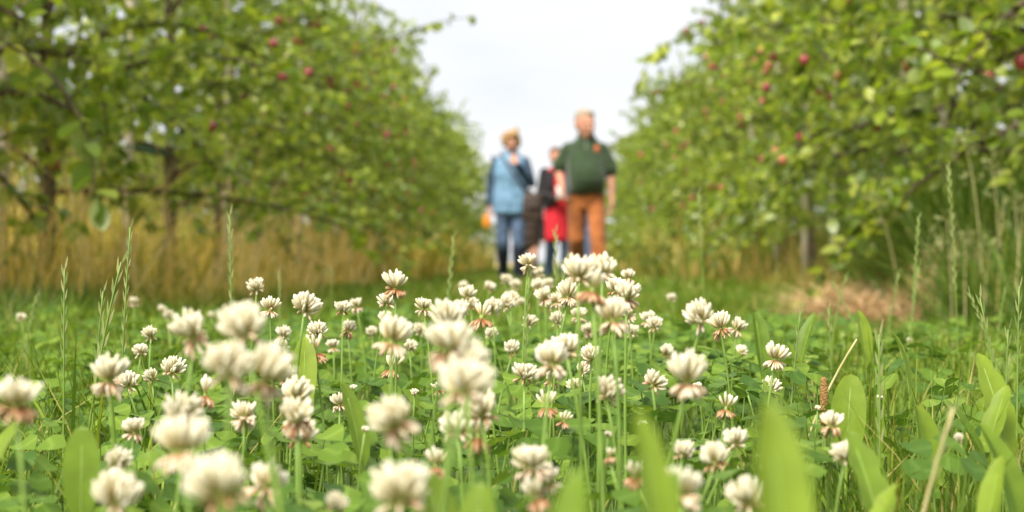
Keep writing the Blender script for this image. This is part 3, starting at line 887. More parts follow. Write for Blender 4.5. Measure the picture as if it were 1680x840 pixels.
DESC = {'fresh': 'round white clover head', 'tiered': 'white clover head with pinkish skirt', 'spent': 'half withered brownish clover head', 'bud': 'closed clover bud'}
for i, (px, py, d, mm, kd) in enumerate(flowers):
    p = P(px, py, d)
    rad = mm / 2000 * 0.95
    tall = p[2] > 0.218
    bx = p[0] + rng.normal(0, 0.012); by = p[1] + rng.normal(0, 0.012)
    g0 = float(gz(bx, by)) - 0.008
    root = empty('clover_flower', (bx, by, g0 + 0.008))
    size_w = 'large' if mm > 19.5 else ('small' if mm < 15 and kd != 'bud' else '')
    lab = ' '.join(w for w in (size_w if kd != 'spent' else '', 'tall-stemmed' if tall else ('low-set' if p[2] < 0.165 else ''), DESC[kd], where(p)) if w)
    if len(lab.split()) > 16: lab = lab.replace('large ', '').replace('low-set ', '')
    if (px, py) == (866, 436): lab = 'two-tiered clover head on the tallest stem, standing before the walkers'
    tag(root, lab, 'clover flower', 'white clover flowers')
    # stem
    top = p - np.array((bx, by, g0 + 0.008)) - np.array((0, 0, rad * 0.22))
    mid = np.array((top[0] * 0.15 + rng.normal(0, 0.008), top[1] * 0.15 + rng.normal(0, 0.008), top[2] * 0.55))
    A = Acc(); A.add(*tube(bez((0, 0, -0.012), mid, top, 8), np.linspace(0.0013, 0.00095, 8) * (0.7 + 0.3 * mm / 20), 6))
    link('stem', A.mesh('stem'), M['clover_stalk'], root)
    a, sk = HEADS[kd][i % len(HEADS[kd])]
    tl = (rng.normal(0, 0.24), rng.normal(0, 0.24), rng.uniform(0, 6.28))
    sc = rad
    h = link('flower_head', a, parent=root); h.location = top + np.array((0, 0, rad * 0.2)); h.scale = (sc * rng.uniform(0.9, 1.05), sc * rng.uniform(0.9, 1.05), sc * rng.uniform(0.98, 1.25)); h.rotation_euler = tl
    if sk:
        brown = 1 if (kd == 'spent' or rng.random() < 0.28) else 0
        s_ = link('withered_florets', sk[brown], parent=root); s_.location = h.location; s_.scale = h.scale; s_.rotation_euler = tl

# ------------------------------------------------------------------ broad leaves
def broad_leaf_mesh(L, W, bow, fold, wave, seed, lobes=0.0):
    r = np.random.default_rng(seed)
    n = 21
    V, T = [], []
    bl = min(0.72, max(0.3, (3.0 if lobes else 2.5) * W / L)); tc_, up_, dn_ = 1 - 0.46 * bl, 0.46 * bl, 0.54 * bl
    for i in range(n):
        t = 1 - (1 - i / (n - 1)) ** 1.45
        prof = max(0.10, math.sqrt(max(0, 1 - ((tc_ - t) / dn_) ** 2))) if t < tc_ else math.sqrt(max(0, 1 - ((t - tc_) / up_) ** 2))
        w = W / 2 * prof
        if lobes: w *= 1 - lobes * (0.5 + 0.5 * math.cos(i * 2.1 + seed)) * 0.55
        yy_, z = L * t * math.sin(bow * (t - 1) * 0.5), L * t * math.cos(bow * (t - 1) * 0.5)
        for s in (-1, -0.5, 0, 0.5, 1):
            wv = (wave * math.sin(t * 9 + s * 1.7 + seed) + 1.6 * wave * math.sin(t * 5 + seed * 2.1)) * abs(s) * W * prof
            V.append((s * w, yy_ - fold * abs(s) * w + wv, z)); T.append(t)
    F = []
    for i in range(n - 1):
        for j in range(4):
            a = i * 5 + j
            F += [(a, a + 1, a + 6), (a, a + 6, a + 5)]
    return fast_mesh('leaf', np.array(V), np.array(F), np.array(T))

def rib_mesh(L, bow, r):
    t = np.linspace(0, 0.94, 9)
    pts = np.stack([0 * t, L * t * np.sin(bow * (t - 1) * 0.5) - r * 0.35, L * t * np.cos(bow * (t - 1) * 0.5)], -1)
    A = Acc(); A.add(*tube(pts, np.linspace(r, r * 0.3, 9), 5)); return A.mesh('midrib')

def leaf_plant(label, tips, name='plantain', group=None, cat='plant'):
    """tips: list of (tip px, tip py, base px, width px, distance, face angle, bow, fold, lobes)"""
    t0 = tips[0]
    d0 = t0[4]; b0 = np.array(((t0[2] - VPX) / FPX * d0, d0, 0.0)); b0[2] = float(gz(b0[0], b0[1]))
    root = empty(name, b0)
    tag(root, label, cat, group)
    for q, (tx, ty, bxp, wpx, d, face, bow, fold, lobes) in enumerate(tips):
        tip = P(tx, ty, d); base = np.array(((bxp - VPX) / FPX * d, d + 0.01 * q, 0.0)); base[2] = float(gz(base[0], base[1])) - 0.008
        ax = tip - base; L = float(np.linalg.norm(ax))
        me = broad_leaf_mesh(L, wpx / FPX * d, bow, fold, 0.035, 3 * q + int(tx) % 17, lobes)
        o = link('leaf', me, M['broad_leaf'], root)
        z = Vector(ax).normalized()
        quat = Vector((0, 0, 1)).rotation_difference(z)
        o.rotation_mode = 'QUATERNION'
        o.rotation_quaternion = quat @ Matrix.Rotation(face, 3, 'Z').to_quaternion()
        o.location = Vector(base - b0)
        link('midrib', rib_mesh(L, bow, max(0.0006, wpx / FPX * d * 0.035)), M['rib'], o)
    return root

leaf_plant('broadest upright plantain leaf, smooth bright green, between clover heads', [(1258, 655, 1262, 104, 0.45, 0.35, 0.5, 0.4, 0)])
leaf_plant('pale folded plantain leaves leaning among withered clover heads', [(1042, 672, 1085, 78, 0.48, 0.6, 0.6, 0.6, 0), (1112, 765, 1125, 46, 0.55, -0.7, 0.7, 0.3, 0)])
leaf_plant('broad green leaf rising before the low pink-skirted clover heads', [(950, 765, 968, 84, 0.46, -0.5, 0.5, 0.4, 0)])
leaf_plant('lone upright plantain leaf with smooth edge in the clover mat', [(132, 700, 132, 62, 0.92, 0.15, 0.3, 0.15, 0)])
leaf_plant('plantain with a dull leaf bent low beside a pink-skirted clover head', [(30, 690, -30, 56, 1.0, -0.8, 1.3, 0.3, 0)])
leaf_plant('dock with a sharply folded glossy leaf beside the brown spike', [(1497, 660, 1440, 62, 1.18, 0.9, 0.7, 0.9, 0), (1395, 612, 1385, 58, 1.25, -0.3, 0.5, 0.3, 0)], 'dock')
leaf_plant('dandelion with tall pale leaves in thick grass', [(1600, 578, 1625, 62, 1.25, 0.5, 1.1, 0.35, 0.5), (1650, 630, 1640, 46, 1.22, -0.9, 1.2, 0.3, 0.4), (1548, 655, 1590, 40, 1.2, 1.2, 1.4, 0.4, 0.4)], 'dandelion')
leaf_plant('dandelion with notched leaves low in the grass by a straw stalk', [(1390, 705, 1425, 76, 0.92, 0.5, 1.2, 0.4, 0.65), (1470, 790, 1440, 46, 0.88, -1.1, 1.5, 0.4, 0.65)], 'dandelion')
leaf_plant('dock with a dark crumpled leaf below the pale straw stalk', [(1598, 690, 1540, 80, 0.98, 0.9, 1.6, 0.7, 0.2)], 'dock')
leaf_plant('plantain with a leaning leaf at the patch corner below the dandelions', [(1640, 745, 1690, 52, 0.9, -0.9, 1.4, 0.4, 0.2)])
leaf_plant('dock with pointed leaves standing where clover gives way to grass', [(1236, 508, 1228, 34, 1.75, 0.5, 0.8, 0.5, 0.2), (1336, 514, 1318, 30, 1.8, -0.9, 0.9, 0.6, 0.2), (1290, 560, 1272, 28, 1.7, 1.0, 1.1, 0.4, 0.2)], 'dock')
leaf_plant('dock with grey-green leaf spread flat above the grass', [(1462, 545, 1395, 40, 1.7, 1.3, 1.6, 0.35, 0), (1405, 508, 1378, 30, 1.9, 0.7, 1.0, 0.5, 0)], 'dock')
leaf_plant('plantain with one wide pale leaf behind a withered clover head', [(560, 625, 520, 50, 1.15, 1.0, 1.3, 0.3, 0)])
leaf_plant('plantain leaf tipped back behind small white clover heads', [(500, 552, 480, 42, 1.35, 0.2, 0.6, 0.25, 0)])
leaf_plant('plantain with low broad leaves under the bottom clover heads', [(700, 770, 640, 96, 0.74, 0.9, 1.0, 0.2, 0), (790, 790, 800, 70, 0.72, -0.3, 0.7, 0.25, 0)])
# ---- plants filling the grass on the hay side
for j in range(22):
    d = rng.uniform(1.55, 3.6); u_ = rng.uniform(0.14, 0.31); pxc = VPX + u_ * FPX
    tips = []; lob = [0, 0.35][j % 2]; cnt = int(rng.integers(2, 5))
    for q in range(cnt):
        L = rng.uniform(0.09, 0.15); off = rng.normal(0, 0.05)
        zt = rng.uniform(0.06, 0.125)
        tips.append((pxc + off / d * FPX, HOR - (zt - CAM_H) / d * FPX, pxc + off * 0.2 / d * FPX, rng.uniform(0.014, 0.028) / d * FPX, d + rng.normal(0, 0.02), rng.uniform(-1.6, 1.6), rng.uniform(0.8, 1.7), rng.uniform(0.25, 0.6), lob))
    leaf_plant(f"weed with {['two', 'three', 'four'][cnt - 2]} {'notched' if lob else 'smooth'} leaves in the grass {'close to the hay' if d > 2.5 else ('behind the dock leaves' if d > 1.7 else 'around the dandelions')}", tips, 'weed', 'broad-leaved weeds in the grass')

# ------------------------------------------------------------------ grass stalks with ears
def spikelet_mesh():
    A = Acc()
    v = np.array([(0, 0, 0), (0.22, 0.05, 0.35), (-0.22, 0.05, 0.35), (0, 0.24, 0.4), (0.12, 0.05, 0.75), (-0.12, 0.05, 0.75), (0, 0.08, 1.05)])
    f = np.array([(0, 1, 3), (0, 3, 2), (0, 2, 1), (1, 4, 3), (3, 4, 5), (3, 5, 2), (1, 2, 5), (1, 5, 4), (4, 6, 5)])
    return v, f
SPV, SPF = spikelet_mesh()
def rye_stalk(label, top, base, d, ear=0.5, mat='seed_head', stem='clover_stalk', r=0.0009, size=0.011):
    tp = P(top[0], top[1], d); bs = np.array(((base[0] - VPX) / FPX * d, d, 0)); bs[2] = float(gz(bs[0], bs[1]))
    # follow the visible lean down to the ground
    root = empty('rye_grass_stalk', bs)
    tag(root, label, 'grass stalk', 'flowering grass stalks')
    loc = tp - bs
    pts = bez((0, 0, -0.01), (loc[0] * 0.25, loc[1] * 0.3, loc[2] * 0.55), loc, 14)
    A = Acc(); A.add(*tube(pts, np.linspace(r * 1.25, r * 0.6, 14), 5)); link('stem', A.mesh('stem'), M[stem], root)
    if ear > 0:
        A = Acc()
        n = max(6, int(ear * np.linalg.norm(loc) / (size * 0.62)))
        for i in range(n):
            t = 1 - ear * (i + 0.2) / n
            k = t * 13
            c = np.array([np.interp(k, np.arange(14), pts[:, q]) for q in range(3)])
            tg = unit(pts[min(13, int(k) + 1)] - pts[max(0, int(k) - 1)])
            s = 1 if i % 2 else -1
            ang = 0.20
            sd_ = unit(np.cross(tg, (0, 1, 0.2))) * s
            z = unit(tg * math.cos(ang) + sd_ * math.sin(ang)); x_ = unit(np.cross((0, 1, 0.1), z)); y_ = np.cross(z, x_)
            sc = 0.82 * size * rng.uniform(0.85, 1.15)
            A.add((SPV * np.array((0.42, 0.42, 1.25))) @ (np.stack([x_, y_, z], 0) * sc) + c + sd_ * r * 0.5, SPF)
        link('ear', A.mesh('ear', False), M[mat], root)
    return root
rye_stalk('slender dark green rye-grass ear standing straight before a grey stake', (211, 372), (188, 600), 1.5, 0.55, size=0.010)
rye_stalk('plump pale rye-grass ear leaning across a darker ear', (196, 430), (120, 640), 1.45, 0.5, 'pale_seed', size=0.015, r=0.0012)
rye_stalk('short brownish rye-grass ear below the two leaning ears', (166, 478), (140, 640), 1.5, 0.35)
rye_stalk('dark upright rye-grass ear rising alone before the dry grass', (375, 352), (382, 600), 1.75, 0.45, size=0.011)
rye_stalk('thin upright rye-grass ear with brown tip among grass blades', (102, 440), (100, 640), 1.4, 0.4)
rye_stalk('pale drooping rye-grass ear beside a crossing blade', (744, 388), (724, 540), 2.3, 0.5, 'pale_seed', size=0.012)
rye_stalk('faint thin ear above the small round clover heads', (457, 445), (459, 540), 2.4, 0.5, 'pale_seed', size=0.008, r=0.0006)
rye_stalk('faint straight stalk behind the small clover heads', (543, 440), (543, 540), 2.6, 0.0, r=0.0007)
rye_stalk('pale grass stalk rising before the red-coated walker', (911, 380), (914, 540), 2.4, 0.3, 'pale_seed', size=0.014)
rye_stalk('short green grass ear beside the tall two-tiered clover flower', (927, 428), (912, 560), 1.8, 0.25)
rye_stalk('dark rye-grass ear entangled with the tall two-tiered flower', (868, 455), (855, 570), 1.7, 0.4, size=0.009)
rye_stalk('long slim rye-grass ear before the dark tall grass', (1553, 273), (1572, 520), 2.3, 0.5, 'pale_seed', size=0.012)
rye_stalk('thin pale rye-grass ear before the hay heap', (1505, 357), (1488, 540), 2.3, 0.45, 'pale_seed', size=0.011)
rye_stalk('blurred pale stalk standing before the rough grass', (1146, 318), (1158, 540), 2.9, 0.3, 'pale_seed', size=0.014)
rye_stalk('dark rye-grass ear nodding over the dandelions', (1604, 488), (1655, 640), 1.45, 0.6)
rye_stalk('straight dark rye-grass ear beside the nodding ear', (1668, 470), (1662, 680), 1.35, 0.5)
rye_stalk('upright brown rye-grass ear right of the dandelion leaves', (1650, 540), (1640, 700), 1.3, 0.5)
rye_stalk('dark ear leaning between dock leaves and clover', (1312, 512), (1285, 640), 1.5, 0.5)
rye_stalk('thin rye-grass ear in the grass behind the folded dock leaf', (1440, 560), (1436, 650), 1.5, 0.6)
rye_stalk('green rye-grass ear standing between hay and dock', (1358, 505), (1366, 620), 1.9, 0.5)
rye_stalk('pale seed ear beside the folded dock leaf', (1440, 548), (1442, 700), 1.2, 0.5, 'pale_seed', size=0.012)
rye_stalk('long dry straw stalk slanting over the dandelion leaves', (1562, 668), (1440, 905), 0.82, 0.25, 'pale_seed', 'straw', r=0.0012, size=0.009)
rye_stalk('fallen dry straw stalk slanting behind the brown spike', (1404, 556), (1270, 700), 1.4, 0.0, 'pale_seed', 'straw', r=0.0014)
rye_stalk('dry bent stem lying across the small low clover heads', (330, 700), (240, 780), 1.1, 0.0, 'pale_seed', 'straw', r=0.001)
rye_stalk('grass ear with brown husks near the leaning rye-grass', (378, 548), (380, 640), 1.5, 0.4)
for j in range(8):
    d = rng.uniform(1.3, 2.8); px = rng.uniform(1280, 1690) if j < 6 else rng.uniform(-10, 340)
    z = rng.uniform(0.19, 0.25); py = HOR - (z - CAM_H) / d * FPX
    lean = rng.normal(0, 45)
    rye_stalk(f"{'pale' if j % 3 == 0 else 'green'} thin grass ear {'upright' if abs(lean) < 20 else ('tilted towards the hay' if lean > 0 else 'tilted towards the golden grass')} among blades {'below the cocksfoot plumes' if j < 6 and d > 2 else ('near the dock leaves' if j < 6 else 'before the golden grass')}", (px + lean, py), (px, py + 100), d, 0.45, 'pale_seed' if j % 3 == 0 else 'seed_head', size=0.009)

# brown plantain spike
b = P(1350, 800, 1.3); b[2] = float(gz(b[0], b[1]))
root = empty('plantain_spike', b); tag(root, 'upright brown plantain seed spike among clover and dock leaves', 'seed spike')
tz = P(1350, 618, 1.3)[2] - b[2]
A = Acc(); A.add(*tube([(0, 0, -0.01), (0.002, 0, tz * 0.4), (0, 0, tz - 0.025)], 0.0011, 6)); link('stem', A.mesh('stem'), M['clover_stalk'], root)
A = Acc(); tt = np.linspace(0, 1, 14)
A.add(*tube(np.stack([0 * tt, 0 * tt, tz - 0.036 + 0.036 * tt], -1), 0.0031 * np.sin(np.pi * (0.08 + 0.86 * tt)) ** 0.35 * rng.uniform(0.9, 1.1, 14), 9)); link('spike', A.mesh('spike'), M['spike'], root)

# cocksfoot plumes by the hay
def plume(label, px, py, d, basepx):
    tp = P(px, py, d); bs = np.array(((basepx - VPX) / FPX * d, d, 0)); bs[2] = float(gz(bs[0], bs[1]))
    root = empty('cocksfoot_grass', bs); tag(root, label, 'grass stalk', 'flowering grass stalks')
    loc = tp - bs
    pts = bez((0, 0, -0.01), (loc[0] * 0.1, 0, loc[2] * 0.75), loc, 12)
    A = Acc(); A.add(*tube(pts, np.linspace(0.0022, 0.001, 12), 5)); link('stem', A.mesh('stem'), M['straw'], root)
    A = Acc()
    for q in range(7):
        t = 11 - q * 0.62; c = np.array([np.interp(t, np.arange(12), pts[:, k]) for k in range(3)])
        a = q * 2.4; out_ = np.array((math.cos(a), math.sin(a), 0.5)) * (0.012 + 0.006 * q)
        for s in range(16):
            dd = unit(np.array((math.cos(a), math.sin(a), 0.6)) + rng.normal(0, 0.55, 3)); x_ = unit(np.cross((0, 0.3, 1), dd)); y_ = np.cross(dd, x_)
            A.add(SPV @ (np.stack([x_, y_, dd], 0) * rng.uniform(0.012, 0.02)) + c + out_ + rng.normal(0, 0.006, 3), SPF)
    link('seed_plume', A.mesh('seed_plume', False), M['pale_seed'], root)
for lab, a in (('tallest cocksfoot plume reaching the apple branch', (1576, 225, 4.8, 1612)), ('cocksfoot plume bowed beside the tallest plume', (1622, 262, 4.9, 1640)),
               ('cocksfoot plume halfway up before the dark tall grass', (1550, 362, 4.7, 1560)), ('cocksfoot plume close under another before dark grass', (1580, 388, 4.6, 1580)),
               ('cocksfoot plume low over the grass by the hay heap', (1622, 400, 4.6, 1610)), ('cocksfoot plume drooping at the edge of the tall grass', (1660, 330, 4.7, 1670)),
               ('thin cocksfoot plume arching toward the low apples', (1425, 322, 6.2, 1475))):
    plume(lab, *a)
# a looser stand of green blades round the plumes
A = Acc(); n = 1500
y = rng.normal(5.0, 0.6, n); x = 1.18 + np.abs(rng.normal(0, 0.22, n)) + 0.05 * (y - 4.7)
A.add(*blades(x, y, rng.uniform(0.10, 0.50, n), rng.uniform(0.003, 0.007, n), rng.uniform(0.1, 1.2, n), curl=0.85))
tag(link('verge_grass', A.mesh('verge_grass'), M['deep_grass']), 'loose dark green blades standing round the cocksfoot plumes', 'grass', kind='stuff')

# ------------------------------------------------------------------ people
def rings_mesh(bm, rings):
    """rings: list of arrays (k,3); closed with fans"""
    k = len(rings[0]); vs = []
    for r in rings: vs.append([bm.verts.new(p) for p in r])
    for a, b in zip(vs[:-1], vs[1:]):
        for j in range(k):
            bm.faces.new((a[j], a[(j + 1) % k], b[(j + 1) % k], b[j]))
    bm.faces.new(list(reversed(vs[0]))); bm.faces.new(vs[-1])

def capsule(bm, p0, p1, r0, r1, n=12, flat=1.0, flat_dir=None):
    p0, p1 = np.asarray(p0, float), np.asarray(p1, float)
    ax = unit(p1 - p0) if np.linalg.norm(p1 - p0) > 1e-6 else np.array((0, 0, 1.0))
    ref = np.asarray(flat_dir, float) if flat_dir is not None else (np.array((0, 1.0, 0)) if abs(ax[1]) < 0.9 else np.array((1.0, 0, 0)))
    u = unit(np.cross(ax, ref)); w = np.cross(ax, u)
    a = np.linspace(0, 2 * np.pi, n, endpoint=False)
    circ = np.cos(a)[:, None] * u + np.sin(a)[:, None] * w * flat
    R_ = []
    for th in (85, 55, 25): R_.append(p0 - ax * r0 * math.sin(R(th)) + circ * r0 * math.cos(R(th)))
    R_.append(p0 + circ * r0); R_.append(p1 + circ * r1)
    for th in (25, 55, 85): R_.append(p1 + ax * r1 * math.sin(R(th)) + circ * r1 * math.cos(R(th)))
    rings_mesh(bm, R_)

def ellipsoid(bm, c, r, rot=None, n=14, m=9):
    c = np.asarray(c, float); rings = []
    a = np.linspace(0, 2 * np.pi, n, endpoint=False)
    for i in range(m):
        th = -math.pi / 2 + math.pi * (i + 0.4) / (m - 0.2)
        q = np.stack([r[0] * math.cos(th) * np.cos(a), r[1] * math.cos(th) * np.sin(a), np.full(n, r[2] * math.sin(th))], -1)
        if rot is not None: q = q @ np.array(rot).T
        rings.append(q + c)
    rings_mesh(bm, rings)

def torso(bm, secs, n=20, power=2.25):
    """secs: (z, cx, cy, rx, ry) - superellipse sections"""
    a = np.linspace(0, 2 * np.pi, n, endpoint=False); rings = []
    ca, sa = np.cos(a), np.sin(a)
    e = 2 / power
    for z, cx, cy, rx, ry in secs:
        rings.append(np.stack([cx + rx * np.sign(ca) * np.abs(ca) ** e, cy + ry * np.sign(sa) * np.abs(sa) ** e, np.full(n, z)], -1))
    rings_mesh(bm, rings)

def blob(name, build, mat, parent, voxel=0.011, smooth=4, wrinkle=0.0, wscale=14.0):
    """several overlapping volumes fused into one continuous skin"""
    bm = bmesh.new(); build(bm)
    bmesh.ops.recalc_face_normals(bm, faces=bm.faces)
    me = bpy.data.meshes.new(name); bm.to_mesh(me); bm.free()
    tmp = bpy.data.objects.new('tmp', me); COL.objects.link(tmp)
    md = tmp.modifiers.new('r', 'REMESH'); md.mode = 'VOXEL'; md.voxel_size = voxel
    if smooth:
        ms = tmp.modifiers.new('s', 'SMOOTH'); ms.factor = 0.5; ms.iterations = smooth
    dg = bpy.context.evaluated_depsgraph_get()
    res = bpy.data.meshes.new_from_object(tmp.evaluated_get(dg))
    bpy.data.objects.remove(tmp); bpy.data.meshes.remove(me)
    res.name = name
    if wrinkle:
        for v in res.vertices:
            p = v.co
            k = noise.noise(Vector((p.x * wscale, p.y * wscale, p.z * wscale * 0.6))) + 0.5 * noise.noise(p * wscale * 2.1)
            v.co = p + v.normal * (wrinkle * k)
    for f in res.polygons: f.use_smooth = True
    res.materials.clear()
    return link(name, res, mat, parent)

def hand(bm, wrist, d, palm_n, s=1.0, curl=0.5, thumb_side=1):
    d = unit(np.asarray(d, float)); pn_ = unit(np.asarray(palm_n, float) - d * np.dot(palm_n, d)); sd_ = np.cross(d, pn_) * thumb_side
    w = np.asarray(wrist, float)
    for k in (-0.028, -0.009, 0.010, 0.028):
        capsule(bm, w + d * 0.005 + sd_ * k * 0.7 * s, w + d * 0.088 * s + sd_ * k * s, 0.0165 * s, 0.0135 * s, 8)
    for k, L in ((0.029, 0.066), (0.010, 0.076), (-0.009, 0.070), (-0.028, 0.054)):
        b = w + d * 0.09 * s + sd_ * k * 1.1 * s
        d1 = unit(d * math.cos(curl * 0.6) + pn_ * math.sin(curl * 0.6) + sd_ * k * 2.0); m1 = b + d1 * L * 0.52 * s
        d2 = unit(d * math.cos(curl * 1.7) + pn_ * math.sin(curl * 1.7) + sd_ * k * 1.5); m2 = m1 + d2 * L * 0.5 * s
        capsule(bm, b, m1, 0.0098 * s, 0.009 * s, 8); capsule(bm, m1, m2, 0.009 * s, 0.0075 * s, 8)
    b = w + d * 0.03 * s + sd_ * 0.032 * s
    m1 = b + unit(d * 0.75 + sd_ * 0.7 + pn_ * 0.25) * 0.042 * s; m2 = m1 + unit(d * 0.9 + sd_ * 0.15 + pn_ * 0.45) * 0.034 * s
    capsule(bm, b, m1, 0.0135 * s, 0.0105 * s, 8); capsule(bm, m1, m2, 0.0105 * s, 0.0085 * s, 8)

def head_parts(bm, c, Rm, s):
    def T(p): return np.asarray(c) + Rm @ (np.asarray(p, float) * s)
    ellipsoid(bm, T((0, 0.012, 0.035)), np.array((0.074, 0.094, 0.088)) * s, Rm)
    ellipsoid(bm, T((0, -0.022, -0.028)), np.array((0.062, 0.070, 0.080)) * s, Rm)
    ellipsoid(bm, T((0, -0.048, -0.088)), np.array((0.036, 0.034, 0.026)) * s, Rm)      # chin
    capsule(bm, T((0, -0.088, 0.012)), T((0, -0.112, -0.024)), 0.009 * s, 0.0145 * s, 8)  # nose
    for q in (-1, 1):
        ellipsoid(bm, T((q * 0.076, 0.012, -0.008)), np.array((0.011, 0.020, 0.032)) * s, Rm)
        ellipsoid(bm, T((q * 0.036, -0.070, -0.018)), np.array((0.022, 0.022, 0.020)) * s, Rm)  # cheeks
    capsule(bm, T((-0.036, -0.085, 0.024)), T((0.036, -0.085, 0.024)), 0.009 * s, 0.009 * s, 8)  # brow
    capsule(bm, T((-0.017, -0.088, -0.058)), T((0.017, -0.088, -0.058)), 0.0085 * s, 0.0085 * s, 8)  # lips

def face_bits(parent, c, Rm, s):
    def T(p): return np.asarray(c) + Rm @ (np.asarray(p, float) * s)
    for q in (-1, 1):
        bm = bmesh.new(); ellipsoid(bm, T((q * 0.032, -0.082, 0.008)), np.array((0.0135, 0.009, 0.0075)) * s, Rm, 10, 7); me = bpy.data.meshes.new('eye'); bm.to_mesh(me); bm.free()
        link('eye', me, M['eye'], parent)
    bm = bmesh.new(); capsule(bm, T((-0.021, -0.0935, -0.058)), T((0.021, -0.0935, -0.058)), 0.005 * s, 0.005 * s, 8); me = bpy.data.meshes.new('mouth'); bm.to_mesh(me); bm.free()
    link('mouth', me, M['lip'], parent)

M['skin'] = solid('skin', (0.56, 0.29, 0.20), (0.48, 0.23, 0.155), 18, 0.5, spec=0.35, subsurf=0.15)
M['eye'] = solid('eye', (0.05, 0.035, 0.03), None, 10, 0.2)
M['lip'] = solid('lip', (0.38, 0.13, 0.10), None, 20, 0.5)
M['grey_hair'] = solid('grey_hair', (0.42, 0.35, 0.27), (0.25, 0.20, 0.16), 90, 0.6, 0.5, stretch=(1, 1, 0.3))
M['blond_hair'] = solid('blond_hair', (0.48, 0.31, 0.13), (0.20, 0.11, 0.045), 45, 0.55, 0.8)
M['brown_hair'] = solid('brown_hair', (0.16, 0.075, 0.04), (0.07, 0.035, 0.02), 60, 0.55, 0.6)
M['polo'] = solid('polo', (0.030, 0.056, 0.022), (0.019, 0.038, 0.015), 14, 0.85, 0.2, sheen=0.25)
M['rust'] = solid('rust', (0.39, 0.128, 0.034), (0.28, 0.086, 0.024), 12, 0.85, 0.3, sheen=0.2)
M['blue_shirt'] = solid('blue_shirt', (0.17, 0.31, 0.46), (0.11, 0.21, 0.34), 16, 0.8, 0.3)
M['navy'] = solid('navy', (0.042, 0.075, 0.125), (0.024, 0.042, 0.075), 22, 0.8, 0.3)
M['jeans'] = solid('jeans', (0.095, 0.145, 0.24), (0.05, 0.08, 0.15), 18, 0.85, 0.3)
M['boot'] = solid('boot', (0.016, 0.02, 0.034), None, 30, 0.5)
M['leather'] = solid('leather', (0.06, 0.038, 0.03), (0.03, 0.02, 0.017), 25, 0.5, 0.3)
M['orange'] = solid('orange', (0.72, 0.27, 0.02), (0.6, 0.2, 0.015), 20, 0.55)
M['black_cloth'] = solid('black_cloth', (0.024, 0.022, 0.026), (0.012, 0.011, 0.013), 20, 0.85, 0.3)
M['red_cloth'] = solid('red_cloth', (0.58, 0.022, 0.035), (0.45, 0.015, 0.025), 12, 0.8, 0.3)
M['taupe'] = solid('taupe', (0.20, 0.14, 0.11), (0.14, 0.10, 0.08), 20, 0.85, 0.3)
M['brown_shoe'] = solid('brown_shoe', (0.10, 0.05, 0.03), None, 20, 0.5)
M['magenta'] = solid('magenta', (0.32, 0.03, 0.08), None, 20, 0.6)
M['white'] = solid('white', (0.78, 0.78, 0.77), (0.7, 0.7, 0.7), 20, 0.6)
M['emblem'] = solid('emblem', (0.60, 0.17, 0.07), (0.50, 0.12, 0.05), 60, 0.7)

def rotm(yaw, pitch=0.0):
    cy, sy, cp, sp = math.cos(yaw), math.sin(yaw), math.cos(pitch), math.sin(pitch)
    return np.array(((cy, -sy, 0), (sy, cy, 0), (0, 0, 1))) @ np.array(((1, 0, 0), (0, cp, -sp), (0, sp, cp)))

def limb(bm, a, b, c, ra, rb, rc, fat=0.0):
    capsule(bm, a, b, ra + fat, rb + fat, 14); capsule(bm, b, c, rb + fat, rc + fat, 14)

